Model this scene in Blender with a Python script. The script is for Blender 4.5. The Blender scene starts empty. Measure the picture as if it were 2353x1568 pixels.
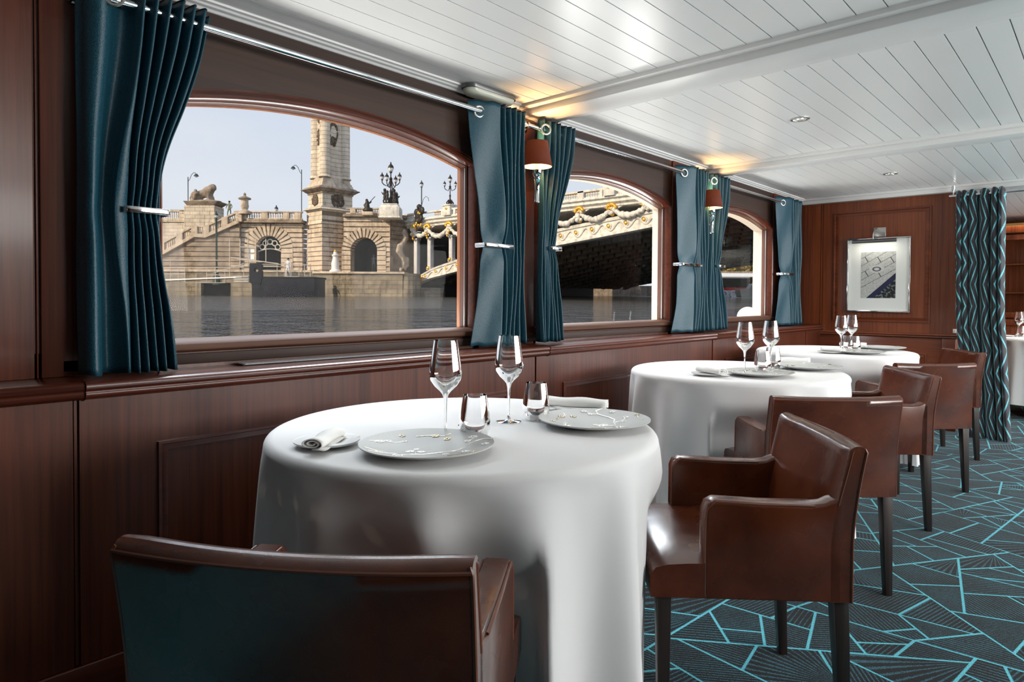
import bpy, math, random
from mathutils import Vector, Matrix
R = math.radians
PI = math.pi
random.seed(7)
sc = bpy.context.scene
col = sc.collection

# ------------------------------------------------------------------ camera, world, lights, exposure
YAW = math.atan(1376 / 1500.0)
PITCH = -29 / 1500.0
ROLL = 0.0055
EYE = Vector((0, 0, 1.13))
Fv = Vector((-math.sin(YAW) * math.cos(PITCH), math.cos(YAW) * math.cos(PITCH), math.sin(PITCH)))
R0 = Vector((math.cos(YAW), math.sin(YAW), 0))
U0 = R0.cross(Fv)
Rv = R0 * math.cos(ROLL) + U0 * math.sin(ROLL)
Uv = Rv.cross(Fv)
cam = bpy.data.cameras.new('camera')
camo = bpy.data.objects.new('camera', cam)
col.objects.link(camo)
camo.matrix_world = Matrix(((Rv.x, Uv.x, -Fv.x, EYE.x), (Rv.y, Uv.y, -Fv.y, EYE.y), (Rv.z, Uv.z, -Fv.z, EYE.z), (0, 0, 0, 1)))
cam.sensor_width = 36
cam.lens = 36 * 1500 / 2353
cam.shift_y = -68.6 / 2353
cam.clip_start = 0.02
cam.clip_end = 2000
sc.camera = camo

sc.view_settings.view_transform = 'Standard'
sc.view_settings.look = 'None'
sc.view_settings.gamma = 1
sc.view_settings.use_curve_mapping = False
sc.view_settings.exposure = 0.0

w = bpy.data.worlds.new('world')
sc.world = w
w.use_nodes = True
wn = w.node_tree.nodes
wl = w.node_tree.links
bg = wn['Background']
tc = wn.new('ShaderNodeTexCoord')
sep = wn.new('ShaderNodeSeparateXYZ')
wl.new(tc.outputs['Generated'], sep.inputs[0])
rmp = wn.new('ShaderNodeValToRGB')
rmp.color_ramp.elements[0].position = 0.0
rmp.color_ramp.elements[0].color = (0.80, 0.83, 0.89, 1)
rmp.color_ramp.elements[1].position = 0.75
rmp.color_ramp.elements[1].color = (0.38, 0.50, 0.78, 1)
em = rmp.color_ramp.elements.new(0.3)
em.color = (0.66, 0.73, 0.86, 1)
wl.new(sep.outputs['Z'], rmp.inputs[0])
cn = wn.new('ShaderNodeTexNoise')
cn.inputs['Scale'].default_value = 2.2
cn.inputs['Detail'].default_value = 5
mpw = wn.new('ShaderNodeMapping')
mpw.inputs['Scale'].default_value = (1, 1, 4)
wl.new(tc.outputs['Generated'], mpw.inputs[0])
wl.new(mpw.outputs[0], cn.inputs['Vector'])
cr = wn.new('ShaderNodeValToRGB')
cr.color_ramp.elements[0].position = 0.45
cr.color_ramp.elements[0].color = (0, 0, 0, 1)
cr.color_ramp.elements[1].position = 0.75
cr.color_ramp.elements[1].color = (.5, .5, .5, 1)
wl.new(cn.outputs[0], cr.inputs[0])
mx = wn.new('ShaderNodeMix')
mx.data_type = 'RGBA'
wl.new(cr.outputs[0], mx.inputs[0])
wl.new(rmp.outputs[0], mx.inputs[6])
mx.inputs[7].default_value = (0.84, 0.86, 0.90, 1)
wl.new(mx.outputs[2], bg.inputs[0])
bg.inputs[1].default_value = 1.0


def light(name, kind, loc, energy, color=(1, 1, 1), rot=(0, 0, 0), **kw):
    l = bpy.data.lights.new(name, kind)
    l.energy = energy
    l.color = color
    for k, v in kw.items():
        setattr(l, k, v)
    o = bpy.data.objects.new(name, l)
    o.location = loc
    o.rotation_euler = rot
    col.objects.link(o)
    return o


def aim(o, d):
    o.rotation_euler = Vector(d).to_track_quat('-Z', 'Y').to_euler()


sun = light('sun', 'SUN', (0, 0, 30), 4.6, (1.0, 0.80, 0.56), angle=R(0.6))
aim(sun, (0.10, 0.86, -0.46))
# daylight through the windows on the starboard side of the saloon
for k, (y, e) in enumerate(((2.35, 66), (3.7, 58), (5.7, 56))):
    a = light('window_daylight', 'AREA', (2.62, y, 1.45), e, (1.0, 0.975, 0.94), shape='RECTANGLE', size=(.85 if k == 0 else 1.7), size_y=0.95)
    aim(a, (-1, 0, 0.16))
# skylight falling steeply through the port windows; unseen lamps added below brighten the ceiling
for k, (y, e) in enumerate(((1.49, 84), (3.38, 84), (5.24, 80))):
    a = light('port_daylight', 'AREA', (-3.7, y, 2.95), e, (0.90, 0.95, 1.0), shape='RECTANGLE', size=1.5, size_y=0.9)
    aim(a, (1, 0.0, -0.95))
for k, (y, e) in enumerate(((1.49, 26), (3.38, 26), (5.24, 26))):
    a = light('ceiling_fill', 'AREA', (-2.95, y, 0.80), e, (1.0, 0.98, 0.95), shape='RECTANGLE', size=1.4, size_y=0.25)
    aim(a, (1, 0.0, 0.62))

# ------------------------------------------------------------------ helpers
def link(o):
    col.objects.link(o)
    return o


def tag(o, label=None, cat=None, group=None, kind=None):
    if label: o['label'] = label
    if cat: o['category'] = cat
    if group: o['group'] = group
    if kind: o['kind'] = kind
    return o


def thing(name, label, cat, loc=(0, 0, 0), rz=0, group=None, kind=None):
    o = bpy.data.objects.new(name, None)
    o.empty_display_size = 0.1
    link(o)
    o.location = loc
    o.rotation_euler = (0, 0, rz)
    return tag(o, label, cat, group, kind)


def dup(root, loc=None, rz=None, label=None, group=None):
    def cp(o, parent):
        c = o.copy()
        link(c)
        c.parent = parent
        for ch in list(o.children):
            cp(ch, c)
        return c
    r = cp(root, None)
    if loc is not None: r.location = loc
    if rz is not None: r.rotation_euler = (0, 0, rz)
    if label: r['label'] = label
    if group: r['group'] = group
    return r


class M:
    def __init__(s):
        s.v = []; s.f = []; s.uv = {}

    def add(s, vs, fs, xf=None):
        n = len(s.v)
        if xf is not None:
            vs = [xf @ Vector(p) for p in vs]
        s.v += [tuple(p) for p in vs]
        s.f += [tuple(n + i for i in f) for f in fs]
        return n

    def box(s, x0, x1, y0, y1, z0, z1, xf=None):
        s.add([(x0, y0, z0), (x1, y0, z0), (x1, y1, z0), (x0, y1, z0), (x0, y0, z1), (x1, y0, z1), (x1, y1, z1), (x0, y1, z1)],
              [(0, 3, 2, 1), (4, 5, 6, 7), (0, 1, 5, 4), (1, 2, 6, 5), (2, 3, 7, 6), (3, 0, 4, 7)], xf)
        return s

    def frus(s, a, za, b, zb, xf=None):
        # a,b = (x0,x1,y0,y1) rectangles at za, zb
        s.add([(a[0], a[2], za), (a[1], a[2], za), (a[1], a[3], za), (a[0], a[3], za), (b[0], b[2], zb), (b[1], b[2], zb), (b[1], b[3], zb), (b[0], b[3], zb)],
              [(0, 3, 2, 1), (4, 5, 6, 7), (0, 1, 5, 4), (1, 2, 6, 5), (2, 3, 7, 6), (3, 0, 4, 7)], xf)
        return s

    def prism(s, poly, axis, a, b, xf=None):
        n = len(poly)
        def P(p, t):
            if axis == 'x': return (t, p[0], p[1])
            if axis == 'y': return (p[0], t, p[1])
            return (p[0], p[1], t)
        vs = [P(p, a) for p in poly] + [P(p, b) for p in poly]
        fs = [tuple(range(n)), tuple(range(2 * n - 1, n - 1, -1))]
        fs += [(i, (i + 1) % n + n * 0 if False else (i + 1) % n, (i + 1) % n + n, i + n) for i in range(n)]
        s.add(vs, fs, xf)
        return s

    def lathe(s, prof, c=(0, 0, 0), seg=32, cap=False, xf=None):
        vs = []; fs = []
        n = len(prof)
        for i in range(seg):
            t = 2 * PI * i / seg
            for r, z in prof:
                vs.append((c[0] + r * math.cos(t), c[1] + r * math.sin(t), c[2] + z))
        for i in range(seg):
            j = (i + 1) % seg
            for k in range(n - 1):
                fs.append((i * n + k, j * n + k, j * n + k + 1, i * n + k + 1))
        if cap:
            fs.append(tuple(i * n for i in range(seg))[::-1])
            fs.append(tuple(i * n + n - 1 for i in range(seg)))
        s.add(vs, fs, xf)
        return s

    def tube(s, pts, r, seg=10, closed=False, cap=True, rads=None, flat=1.0, up=None):
        pts = [Vector(p) for p in pts]
        n = len(pts)
        vs = []; fs = []
        prev = None
        for i, p in enumerate(pts):
            if closed:
                d = pts[(i + 1) % n] - pts[i - 1]
            else:
                d = pts[min(i + 1, n - 1)] - pts[max(i - 1, 0)]
            d.normalize()
            if up is not None:
                a = Vector(up)
            elif prev is None:
                a = Vector((0, 0, 1)) if abs(d.z) < .9 else Vector((1, 0, 0))
            else:
                a = prev
            n1 = (a - d * a.dot(d))
            if n1.length < 1e-6: n1 = d.orthogonal()
            n1.normalize()
            prev = n1
            n2 = d.cross(n1)
            rr = rads[i] if rads else r
            for k in range(seg):
                t = 2 * PI * k / seg
                vs.append(p + n1 * (rr * flat * math.cos(t)) + n2 * (rr * math.sin(t)))
        m = n if closed else n - 1
        for i in range(m):
            j = (i + 1) % n
            for k in range(seg):
                l = (k + 1) % seg
                fs.append((i * seg + k, i * seg + l, j * seg + l, j * seg + k))
        if cap and not closed:
            fs.append(tuple(range(seg))[::-1])
            fs.append(tuple((n - 1) * seg + k for k in range(seg)))
        s.add(vs, fs)
        return s

    def grid(s, P, cu=False, cv=False, uv=None, xf=None):
        nu = len(P); nv = len(P[0])
        vs = [p for row in P for p in row]
        fs = []
        for i in range(nu if cu else nu - 1):
            for j in range(nv if cv else nv - 1):
                a = i * nv + j; b = ((i + 1) % nu) * nv + j
                c = ((i + 1) % nu) * nv + (j + 1) % nv; d = i * nv + (j + 1) % nv
                fs.append((a, b, c, d))
        n0 = s.add(vs, fs, xf)
        if uv:
            k = 0
            for row in uv:
                for q in row:
                    s.uv[n0 + k] = q; k += 1
        return s

    def ball(s, c, r, sc_=(1, 1, 1), seg=12, rings=8, rot=None):
        vs = [(0, 0, -1)]
        fs = []
        for i in range(1, rings):
            a = -PI / 2 + PI * i / rings
            for k in range(seg):
                t = 2 * PI * k / seg
                vs.append((math.cos(a) * math.cos(t), math.cos(a) * math.sin(t), math.sin(a)))
        vs.append((0, 0, 1))
        for k in range(seg):
            fs.append((0, 1 + (k + 1) % seg, 1 + k))
        for i in range(rings - 2):
            for k in range(seg):
                a = 1 + i * seg
                l = (k + 1) % seg
                fs.append((a + k, a + l, a + seg + l, a + seg + k))
        e = len(vs) - 1; a = 1 + (rings - 2) * seg
        for k in range(seg):
            fs.append((a + k, a + (k + 1) % seg, e))
        mt = Matrix.Translation(Vector(c))
        if rot is not None: mt = mt @ rot
        mt = mt @ Matrix.Diagonal((r * sc_[0], r * sc_[1], r * sc_[2], 1))
        s.add(vs, fs, mt)
        return s

    def build(s, name, mat, parent=None, smooth=True, ang=38, bevel=0, bseg=2, sub=0, solid=0, remesh=0, label=None):
        me = bpy.data.meshes.new(name)
        me.from_pydata(s.v, [], s.f)
        me.update()
        if s.uv:
            ul = me.uv_layers.new(name='UVMap')
            for lp in me.loops:
                ul.data[lp.index].uv = s.uv.get(lp.vertex_index, (0, 0))
        me.materials.append(mat)
        if smooth:
            me.polygons.foreach_set('use_smooth', [True] * len(me.polygons))
            if not sub and not remesh and not bevel:
                me.set_sharp_from_angle(angle=R(ang))
        o = bpy.data.objects.new(name, me)
        link(o)
        if parent is not None: o.parent = parent
        if solid:
            md = o.modifiers.new('solid', 'SOLIDIFY'); md.thickness = solid; md.offset = 0
        if remesh:
            md = o.modifiers.new('remesh', 'REMESH'); md.mode = 'VOXEL'; md.voxel_size = remesh; md.use_smooth_shade = True
            md = o.modifiers.new('smooth', 'SMOOTH'); md.iterations = 3
        if bevel:
            md = o.modifiers.new('bevel', 'BEVEL'); md.width = bevel; md.segments = bseg; md.limit_method = 'ANGLE'; md.angle_limit = R(40)
            md.harden_normals = False
            if smooth:
                me.set_sharp_from_angle(angle=R(180))
        if sub:
            md = o.modifiers.new('sub', 'SUBSURF'); md.levels = sub; md.render_levels = sub
        if label: o['label'] = label
        return o


def smooth01(t):
    t = max(0, min(1, t))
    return t * t * (3 - 2 * t)


def interp(tab, x):
    if x <= tab[0][0]: return tab[0][1]
    for (a, va), (b, vb) in zip(tab, tab[1:]):
        if x <= b:
            return va + (vb - va) * (x - a) / (b - a)
    return tab[-1][1]


# ------------------------------------------------------------------ materials
def mat(name, base=(.5, .5, .5), rough=.5, metal=0, coat=0, coat_rough=.1, spec=.5, trans=0, ior=1.45, emis=None, estr=0, sheen=0):
    m = bpy.data.materials.new(name)
    m.use_nodes = True
    b = m.node_tree.nodes['Principled BSDF']
    b.inputs['Base Color'].default_value = (*base, 1)
    b.inputs['Roughness'].default_value = rough
    b.inputs['Metallic'].default_value = metal
    b.inputs['Coat Weight'].default_value = coat
    b.inputs['Coat Roughness'].default_value = coat_rough
    b.inputs['Specular IOR Level'].default_value = spec
    b.inputs['Transmission Weight'].default_value = trans
    b.inputs['IOR'].default_value = ior
    b.inputs['Sheen Weight'].default_value = sheen
    if emis:
        b.inputs['Emission Color'].default_value = (*emis, 1)
        b.inputs['Emission Strength'].default_value = estr
    return m


class N:
    def __init__(s, m):
        s.m = m; s.nt = m.node_tree; s.b = s.nt.nodes.get('Principled BSDF')

    def n(s, t, **kw):
        x = s.nt.nodes.new(t)
        for k, v in kw.items():
            setattr(x, k, v)
        return x

    def l(s, a, b): s.nt.links.new(a, b)

    def coord(s, scale=(1, 1, 1), kind='Object', rot=(0, 0, 0)):
        t = s.n('ShaderNodeTexCoord'); mp = s.n('ShaderNodeMapping')
        mp.inputs['Scale'].default_value = scale; mp.inputs['Rotation'].default_value = rot
        s.l(t.outputs[kind], mp.inputs[0])
        return mp.outputs[0]

    def noise(s, co, scale=5, detail=4, rough=.5, dist=0):
        x = s.n('ShaderNodeTexNoise')
        x.inputs['Scale'].default_value = scale; x.inputs['Detail'].default_value = detail
        x.inputs['Roughness'].default_value = rough; x.inputs['Distortion'].default_value = dist
        if co is not None: s.l(co, x.inputs['Vector'])
        return x.outputs[0]

    def ramp(s, fac, stops, interp_='LINEAR'):
        x = s.n('ShaderNodeValToRGB')
        cr_ = x.color_ramp
        cr_.interpolation = interp_
        while len(cr_.elements) < len(stops): cr_.elements.new(0.5)
        for e, (p, c) in zip(cr_.elements, stops):
            e.position = p; e.color = (*c, 1) if len(c) == 3 else c
        s.l(fac, x.inputs[0])
        return x.outputs[0]

    def math(s, op, a, b=None, c=None, clamp=False):
        x = s.n('ShaderNodeMath', operation=op, use_clamp=clamp)
        for i, q in enumerate((a, b, c)):
            if q is None: continue
            if isinstance(q, (int, float)): x.inputs[i].default_value = q
            else: s.l(q, x.inputs[i])
        return x.outputs[0]

    def mix(s, f, a, b):
        x = s.n('ShaderNodeMix', data_type='RGBA')
        for i, q in ((0, f), (6, a), (7, b)):
            if isinstance(q, (int, float)): x.inputs[i].default_value = q
            elif isinstance(q, tuple): x.inputs[i].default_value = (*q, 1)
            else: s.l(q, x.inputs[i])
        return x.outputs[2]

    def bump(s, h, strength=.3, dist=.01):
        x = s.n('ShaderNodeBump')
        x.inputs['Strength'].default_value = strength; x.inputs['Distance'].default_value = dist
        s.l(h, x.inputs['Height']); s.l(x.outputs[0], s.b.inputs['Normal'])

    def base(s, c): s.l(c, s.b.inputs['Base Color'])

    def rough(s, c): s.l(c, s.b.inputs['Roughness'])


def wood(name, dark, light_, grain='z', rough=.40, coat=.22, fine=60):
    m = mat(name, rough=rough, coat=coat, coat_rough=.16)
    q = N(m)
    st = {'z': (fine, fine, 1.6), 'y': (fine, 1.6, fine), 'x': (1.6, fine, fine)}[grain]
    co = q.coord(st)
    a = q.noise(co, 1, 6, .6, .3)
    co2 = q.coord(tuple(v / 9 for v in st))
    b_ = q.noise(co2, 1, 3, .5)
    f = q.math('ADD', q.math('MULTIPLY', a, .6), q.math('MULTIPLY', b_, .4))
    q.base(q.ramp(f, [(.36, dark), (.64, light_)]))
    q.bump(a, .05, .002)
    return m


MT = {}
MT['mahog'] = wood('mahogany_upright', (.046, .0085, .0032), (.125, .030, .011), 'z')
MT['mahog_y'] = wood('mahogany_rail', (.050, .009, .004), (.12, .027, .011), 'y', rough=.28, coat=.5)
MT['mahog_x'] = wood('mahogany_cross_rail', (.095, .021, .007), (.21, .052, .018), 'x', rough=.28)
MT['mahog_back'] = wood('mahogany_bulkhead', (.095, .020, .006), (.235, .058, .016), 'z')
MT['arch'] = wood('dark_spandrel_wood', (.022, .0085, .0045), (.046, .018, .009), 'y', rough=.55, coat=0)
MT['jamb'] = wood('orange_teak_frame', (.20, .065, .025), (.38, .15, .065), 'z', rough=.35)  # orange wood of the first window's reveal
MT['legwood'] = wood('black_stained_wood', (.006, .0045, .004), (.028, .018, .015), 'z', rough=.45, coat=.2, fine=90)
MT['frame'] = wood('window_frame_mahogany', (.055, .014, .006), (.13, .038, .015), 'z', rough=.45)
MT['sill'] = wood('window_sill_mahogany', (.045, .015, .007), (.11, .042, .018), 'y', rough=.6, coat=0)
MT['gap'] = mat('dark_groove', (.004, .003, .003), .8)
MT['chrome'] = mat('polished_chrome', (.75, .75, .76), .07, 1)
MT['steel'] = mat('satin_steel', (.50, .49, .46), .3, 1)
MT['brass'] = mat('warm_brass', (.75, .50, .20), .2, 1)
MT['lampmetal'] = mat('grey_lamp_metal', (.16, .16, .165), .35, .8)
MT['black'] = mat('black_plastic', (.01, .01, .011), .4)
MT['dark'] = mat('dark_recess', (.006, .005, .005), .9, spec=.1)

m = mat('white_gloss_paint', (.78, .78, .77), .32, coat=.25, coat_rough=.25); MT['white'] = m
q = N(m); q.bump(q.noise(q.coord(), 220, 2), .04, .001)
m = mat('white_paint_beam', (.80, .80, .79), .35); MT['beam'] = m

# linen
m = mat('white_linen', (.76, .76, .765), .75, sheen=.15); MT['linen'] = m
q = N(m)
co = q.coord((1, 1, 1))
q.bump(q.math('ADD', q.math('MULTIPLY', q.noise(co, 900, 2), .25), q.noise(co, 9, 3)), .12, .004)
m = mat('white_napkin', (.84, .84, .82), .7, sheen=.2); MT['napkin'] = m
q = N(m)
wv = q.n('ShaderNodeTexWave', wave_type='BANDS', bands_direction='Z')
wv.inputs['Scale'].default_value = 130
q.l(q.coord(), wv.inputs['Vector'])
q.bump(wv.outputs['Fac'] if 'Fac' in wv.outputs else wv.outputs[1], .15, .001)

# leather
def leather(name, dark, lite, rough=.3):
    m = mat(name, rough=rough, coat=.45, coat_rough=.18, spec=.55)
    q = N(m)
    co = q.coord()
    a = q.noise(co, 5, 5, .6, .2)
    q.base(q.ramp(a, [(.30, dark), (.70, lite)]))
    q.rough(q.ramp(q.noise(co, 9, 3), [(.3, (rough + .05,) * 3), (.7, (rough - .05,) * 3)]))
    fine = q.noise(co, 420, 2)
    big = q.noise(q.coord((7, 7, 2.2)), 1, 2, .45, .6)
    q.bump(q.math('ADD', q.math('MULTIPLY', fine, .012), q.math('MULTIPLY', big, .22)), .5, .03)
    return m


MT['leather'] = leather('brown_aniline_leather', (.050, .0095, .0032), (.125, .030, .010), .26)
MT['seam'] = mat('leather_piping', (.13, .042, .022), .35)
MT['stitch'] = mat('tan_thread', (.30, .12, .05), .6)

m = mat('teal_pebbled_leatherette', (.012, .085, .12), .46, coat=.12, coat_rough=.4, spec=.6); MT['teal'] = m
q = N(m)
co = q.coord()
v = q.n('ShaderNodeTexVoronoi'); v.inputs['Scale'].default_value = 330; q.l(co, v.inputs['Vector'])
q.base(q.ramp(v.outputs[0], [(.0, (.015, .110, .160)), (.75, (.003, .038, .060))]))
q.bump(q.math('ADD', q.math('MULTIPLY', v.outputs[0], -.3), q.noise(co, 14, 3)), .35, .004)
MT['tealedge'] = mat('dark_hem', (.004, .010, .013), .7)

# patterned drape
m = mat('chevron_drape', rough=.75, sheen=.2); MT['drape'] = m
q = N(m)
t = q.n('ShaderNodeTexCoord'); sp = q.n('ShaderNodeSeparateXYZ'); q.l(t.outputs['UV'], sp.inputs[0])
zig = q.math('PINGPONG', sp.outputs[1], .18)
sv = q.math('ADD', sp.outputs[0], q.math('MULTIPLY', zig, .75))
st = q.math('FRACT', q.math('MULTIPLY', sv, 10.5))
nz = q.noise(q.coord((1, 1, 1), 'UV'), 160, 2)
stripe = q.math('ADD', st, q.math('MULTIPLY', q.math('SUBTRACT', nz, .5), .22))
q.base(q.ramp(stripe, [(.0, (.012, .012, .016)), (.30, (.014, .012, .018)), (.34, (.07, .34, .39)), (.52, (.16, .50, .53)), (.56, (.018, .013, .024)), (.80, (.030, .020, .036)), (.84, (.012, .012, .016))]))

# carpet: dark pile with cyan hatching inside cyan-outlined cells
def carpet_mat(name, fan):
    m = mat(name, rough=.95, spec=.1, sheen=.1)
    q = N(m)
    co = q.coord((1, 1, 1), 'Object')
    uv = q.n('ShaderNodeUVMap', uv_map='UVMap'); sp = q.n('ShaderNodeSeparateXYZ'); q.l(uv.outputs[0], sp.inputs[0])
    if fan:
        c_ = q.math('MULTIPLY', q.math('ARCTAN2', sp.outputs[0], sp.outputs[1]), 9)
    else:
        c_ = sp.outputs[0]
    wob = q.math('MULTIPLY', q.math('SUBTRACT', q.noise(co, 190, 1), .5), .35)
    c_ = q.math('ADD', c_, wob)
    tri = q.math('PINGPONG', c_, .5)
    f2 = q.noise(co, 320, 1)
    th = q.math('MULTIPLY', q.noise(co, 6, 1), .34)
    hatch = q.math('MULTIPLY', q.math('LESS_THAN', tri, th), q.math('GREATER_THAN', f2, .42))
    q.base(q.mix(hatch, (.0025, .0035, .006), (.022, .098, .128)))
    q.bump(f2, .5, .003)
    return m


MT['carpet'] = carpet_mat('dark_hatched_carpet', False)
MT['carpet_fan'] = carpet_mat('dark_fan_carpet', True)
m = mat('cyan_carpet_line', rough=.95, spec=.1, sheen=.1); MT['carpet_line'] = m
q = N(m)
q.base(q.ramp(q.noise(q.coord(), 260, 2), [(.35, (.045, .26, .34)), (.6, (.13, .52, .62))]))

# glazing: thin clear pane
m = bpy.data.materials.new('window_glass'); m.use_nodes = True; MT['glass'] = m
nt = m.node_tree; nt.nodes.remove(nt.nodes['Principled BSDF'])
tr = nt.nodes.new('ShaderNodeBsdfTransparent'); gl = nt.nodes.new('ShaderNodeBsdfGlossy'); gl.inputs['Roughness'].default_value = 0.0
gl.inputs['Color'].default_value = (.9, .9, .9, 1); tr.inputs['Color'].default_value = (.97, .98, .975, 1)
lw = nt.nodes.new('ShaderNodeLayerWeight'); lw.inputs['Blend'].default_value = .5
pw5 = nt.nodes.new('ShaderNodeMath'); pw5.operation = 'POWER'; pw5.inputs[1].default_value = 5
nt.links.new(lw.outputs['Facing'], pw5.inputs[0])
fr = nt.nodes.new('ShaderNodeMath'); fr.operation = 'MULTIPLY_ADD'; fr.inputs[1].default_value = .9; fr.inputs[2].default_value = .004
nt.links.new(pw5.outputs[0], fr.inputs[0])
ms = nt.nodes.new('ShaderNodeMixShader')
nt.links.new(fr.outputs[0], ms.inputs[0]); nt.links.new(tr.outputs[0], ms.inputs[1]); nt.links.new(gl.outputs[0], ms.inputs[2])
nt.links.new(ms.outputs[0], nt.nodes['Material Output'].inputs[0])
# crystal stemware
m = mat('clear_crystal', (1, 1, 1), 0.0, trans=1, ior=1.46); MT['crystal'] = m

m = mat('grey_porcelain', (.47, .48, .47), .5); MT['porcelain'] = m
m = mat('white_porcelain', (.70, .71, .71), .4, coat=.1); MT['porcelain2'] = m
MT['enamel'] = mat('pearl_relief', (.88, .87, .83), .18, .15, coat=.6)
MT['goldline'] = mat('pale_gold_relief', (.55, .47, .30), .2, .8)

m = mat('sconce_shade_fabric', (.085, .016, .005), .8, emis=(.9, .14, .02), estr=.06); MT['shade'] = m
q = N(m); q.bump(q.noise(q.coord((300, 300, 8)), 1, 2), .2, .001)
MT['glow'] = mat('warm_bulb', (1, .8, .5), .5, emis=(1.0, .62, .22), estr=14)
MT['shadein'] = mat('cream_shade_lining', (.9, .75, .5), .7, emis=(1.0, .62, .25), estr=1.6)
MT['spotglow'] = mat('halogen_lens', (1, 1, 1), .3, emis=(1.0, .88, .62), estr=6)
MT['diffuser'] = mat('frosted_diffuser', (.78, .79, .66), .25, trans=.3)
MT['offwhite'] = mat('offwhite_board', (.86, .85, .83), .5)
MT['reveal'] = mat('cream_reveal_paint', (.56, .46, .36), .6)
MT['vinyl'] = mat('white_buoy_vinyl', (.85, .84, .82), .35)

# ------------------------------------------------------------------ room shell
WX = -2.28     # upper wall face
GX = -2.33     # glass plane
CZ = 2.125     # plank ceiling
YB = 6.80      # bulkhead at the end of the saloon
def struct(o):
    o['kind'] = 'structure'
    return o


def carpet_cells():
    rnd = random.Random(4)
    out = []
    def area(p): return .5 * sum(p[i - 1][0] * p[i][1] - p[i][0] * p[i - 1][1] for i in range(len(p)))
    def split(p, depth):
        A = abs(area(p))
        lim = rnd.choice((.016, .028, .045, .07))
        if depth > 16 or A < lim:
            out.append(p); return
        # split across the longest edge
        n = len(p)
        i = max(range(n), key=lambda k: math.dist(p[k - 1], p[k]) * rnd.uniform(.75, 1.25))
        a, b = p[i - 1], p[i]
        t = rnd.uniform(.3, .7)
        m = (a[0] + (b[0] - a[0]) * t, a[1] + (b[1] - a[1]) * t)
        an = math.atan2(b[1] - a[1], b[0] - a[0]) + PI / 2 + rnd.gauss(0, .52)
        d = (math.cos(an), math.sin(an))
        sd = [(q_[0] - m[0]) * -d[1] + (q_[1] - m[1]) * d[0] for q_ in p]
        A_, B_ = [], []
        for k in range(n):
            q0, q1, s0, s1 = p[k - 1], p[k], sd[k - 1], sd[k]
            if (s0 < 0) != (s1 < 0):
                u = s0 / (s0 - s1)
                x = (q0[0] + (q1[0] - q0[0]) * u, q0[1] + (q1[1] - q0[1]) * u)
                A_.append(x); B_.append(x)
            (A_ if s1 < 0 else B_).append(q1)
        if len(A_) < 3 or len(B_) < 3 or min(abs(area(A_)), abs(area(B_))) < .15 * A:
            return split(p, depth + 1)
        split(A_, depth + 1); split(B_, depth + 1)
    split([(-2.2, -.2), (1.2, -.2), (1.2, 10.2), (-2.2, 10.2)], -6)
    return out


fl = M(); fl.box(-2.6, 2.7, -2.0, 11.0, -.04, 0)
fm = [0] * len(fl.f)
rnd_ = random.Random(8)
for p in carpet_cells():
    n = len(p)
    ar_ = .5 * sum(p[i - 1][0] * p[i][1] - p[i][0] * p[i - 1][1] for i in range(n))
    if ar_ < 0: p = p[::-1]
    wd = .0050
    ins = []
    for i in range(n):
        a, b, c_ = Vector(p[i - 1]), Vector(p[i]), Vector(p[(i + 1) % n])
        d1 = (b - a).normalized(); d2 = (c_ - b).normalized()
        n1 = Vector((-d1.y, d1.x)); n2 = Vector((-d2.y, d2.x))
        k = n1 + n2
        if k.length < .05: continue
        k.normalize()
        ins.append(b + k * min(wd / max(.25, k.dot(n1)), .02))
    if len(ins) < 3: continue
    fan = rnd_.random() < .22
    n0 = fl.add([(v_.x, v_.y, .0008) for v_ in ins], [tuple(range(len(ins)))])
    fm.append(1 if not fan else 2)
    if fan:
        pv = ins[rnd_.randrange(len(ins))]
        cen = sum(ins, Vector((0, 0))) / len(ins)
        ax = (cen - pv).normalized()
        for k, v_ in enumerate(ins):
            dv = v_ - (pv - ax * .015)
            fl.uv[n0 + k] = (dv.x * -ax.y + dv.y * ax.x, dv.dot(ax))
    else:
        i = rnd_.randrange(len(ins))
        e_ = (ins[i] - ins[i - 1]).normalized()
        if rnd_.random() < .4: e_ = Vector((-e_.y, e_.x))
        fr_q = rnd_.uniform(55, 85)
        for k, v_ in enumerate(ins):
            fl.uv[n0 + k] = ((-v_.x * e_.y + v_.y * e_.x) * fr_q, 0)
fo = struct(fl.build('floor', MT['carpet_line'], smooth=False))
fo.data.materials.append(MT['carpet']); fo.data.materials.append(MT['carpet_fan'])
for i, k in enumerate(fm): fo.data.polygons[i].material_index = k

c = M()
n = 0
x = -2.306
c.box(-2.6, 2.7, -2.0, 11.0, CZ + .012, CZ + .05)
x0 = -2.236
while x0 < 2.6:
    for (ya, yb) in ((-2.0, 2.5), (2.84, 4.60), (4.92, 6.70), (6.96, 11.0)):
        c.box(x0 + .0022, x0 + .0978 - .0022, ya, yb, CZ, CZ + .0125)
    x0 += .0978
struct(c.build('ceiling', MT['white'], smooth=False))
# stepped cove along the port wall
t_ = M()
for (ya, yb) in ((-2.0, 2.5), (2.84, 4.60), (4.92, 6.72)):
    t_.prism([(-2.30, CZ + .01), (-2.30, 2.098), (-2.272, 2.098), (-2.266, 2.106), (-2.252, 2.108), (-2.248, 2.115), (-2.236, 2.117), (-2.234, CZ + .01)], 'y', ya, yb)
tag(struct(t_.build('trim_1', MT['white'], bevel=.002)), 'white stepped moulding where the ceiling meets the window wall')
for k, (a, b_, c0_, c1_) in enumerate(((2.50, 2.84, 2.535, 2.70), (4.60, 4.92, 4.63, 4.79), (6.70, 6.96, 6.72, 6.80))):
    t_ = M()
    t_.box(-2.30, 2.62, a, b_, 2.106, CZ + .015)
    t_.box(-2.30, 2.62, c0_, c1_, 2.072, 2.108)
    tag(struct(t_.build('trim_%d' % (k + 2), MT['beam'], bevel=.004)), 'white painted deck beam crossing the ceiling')

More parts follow.
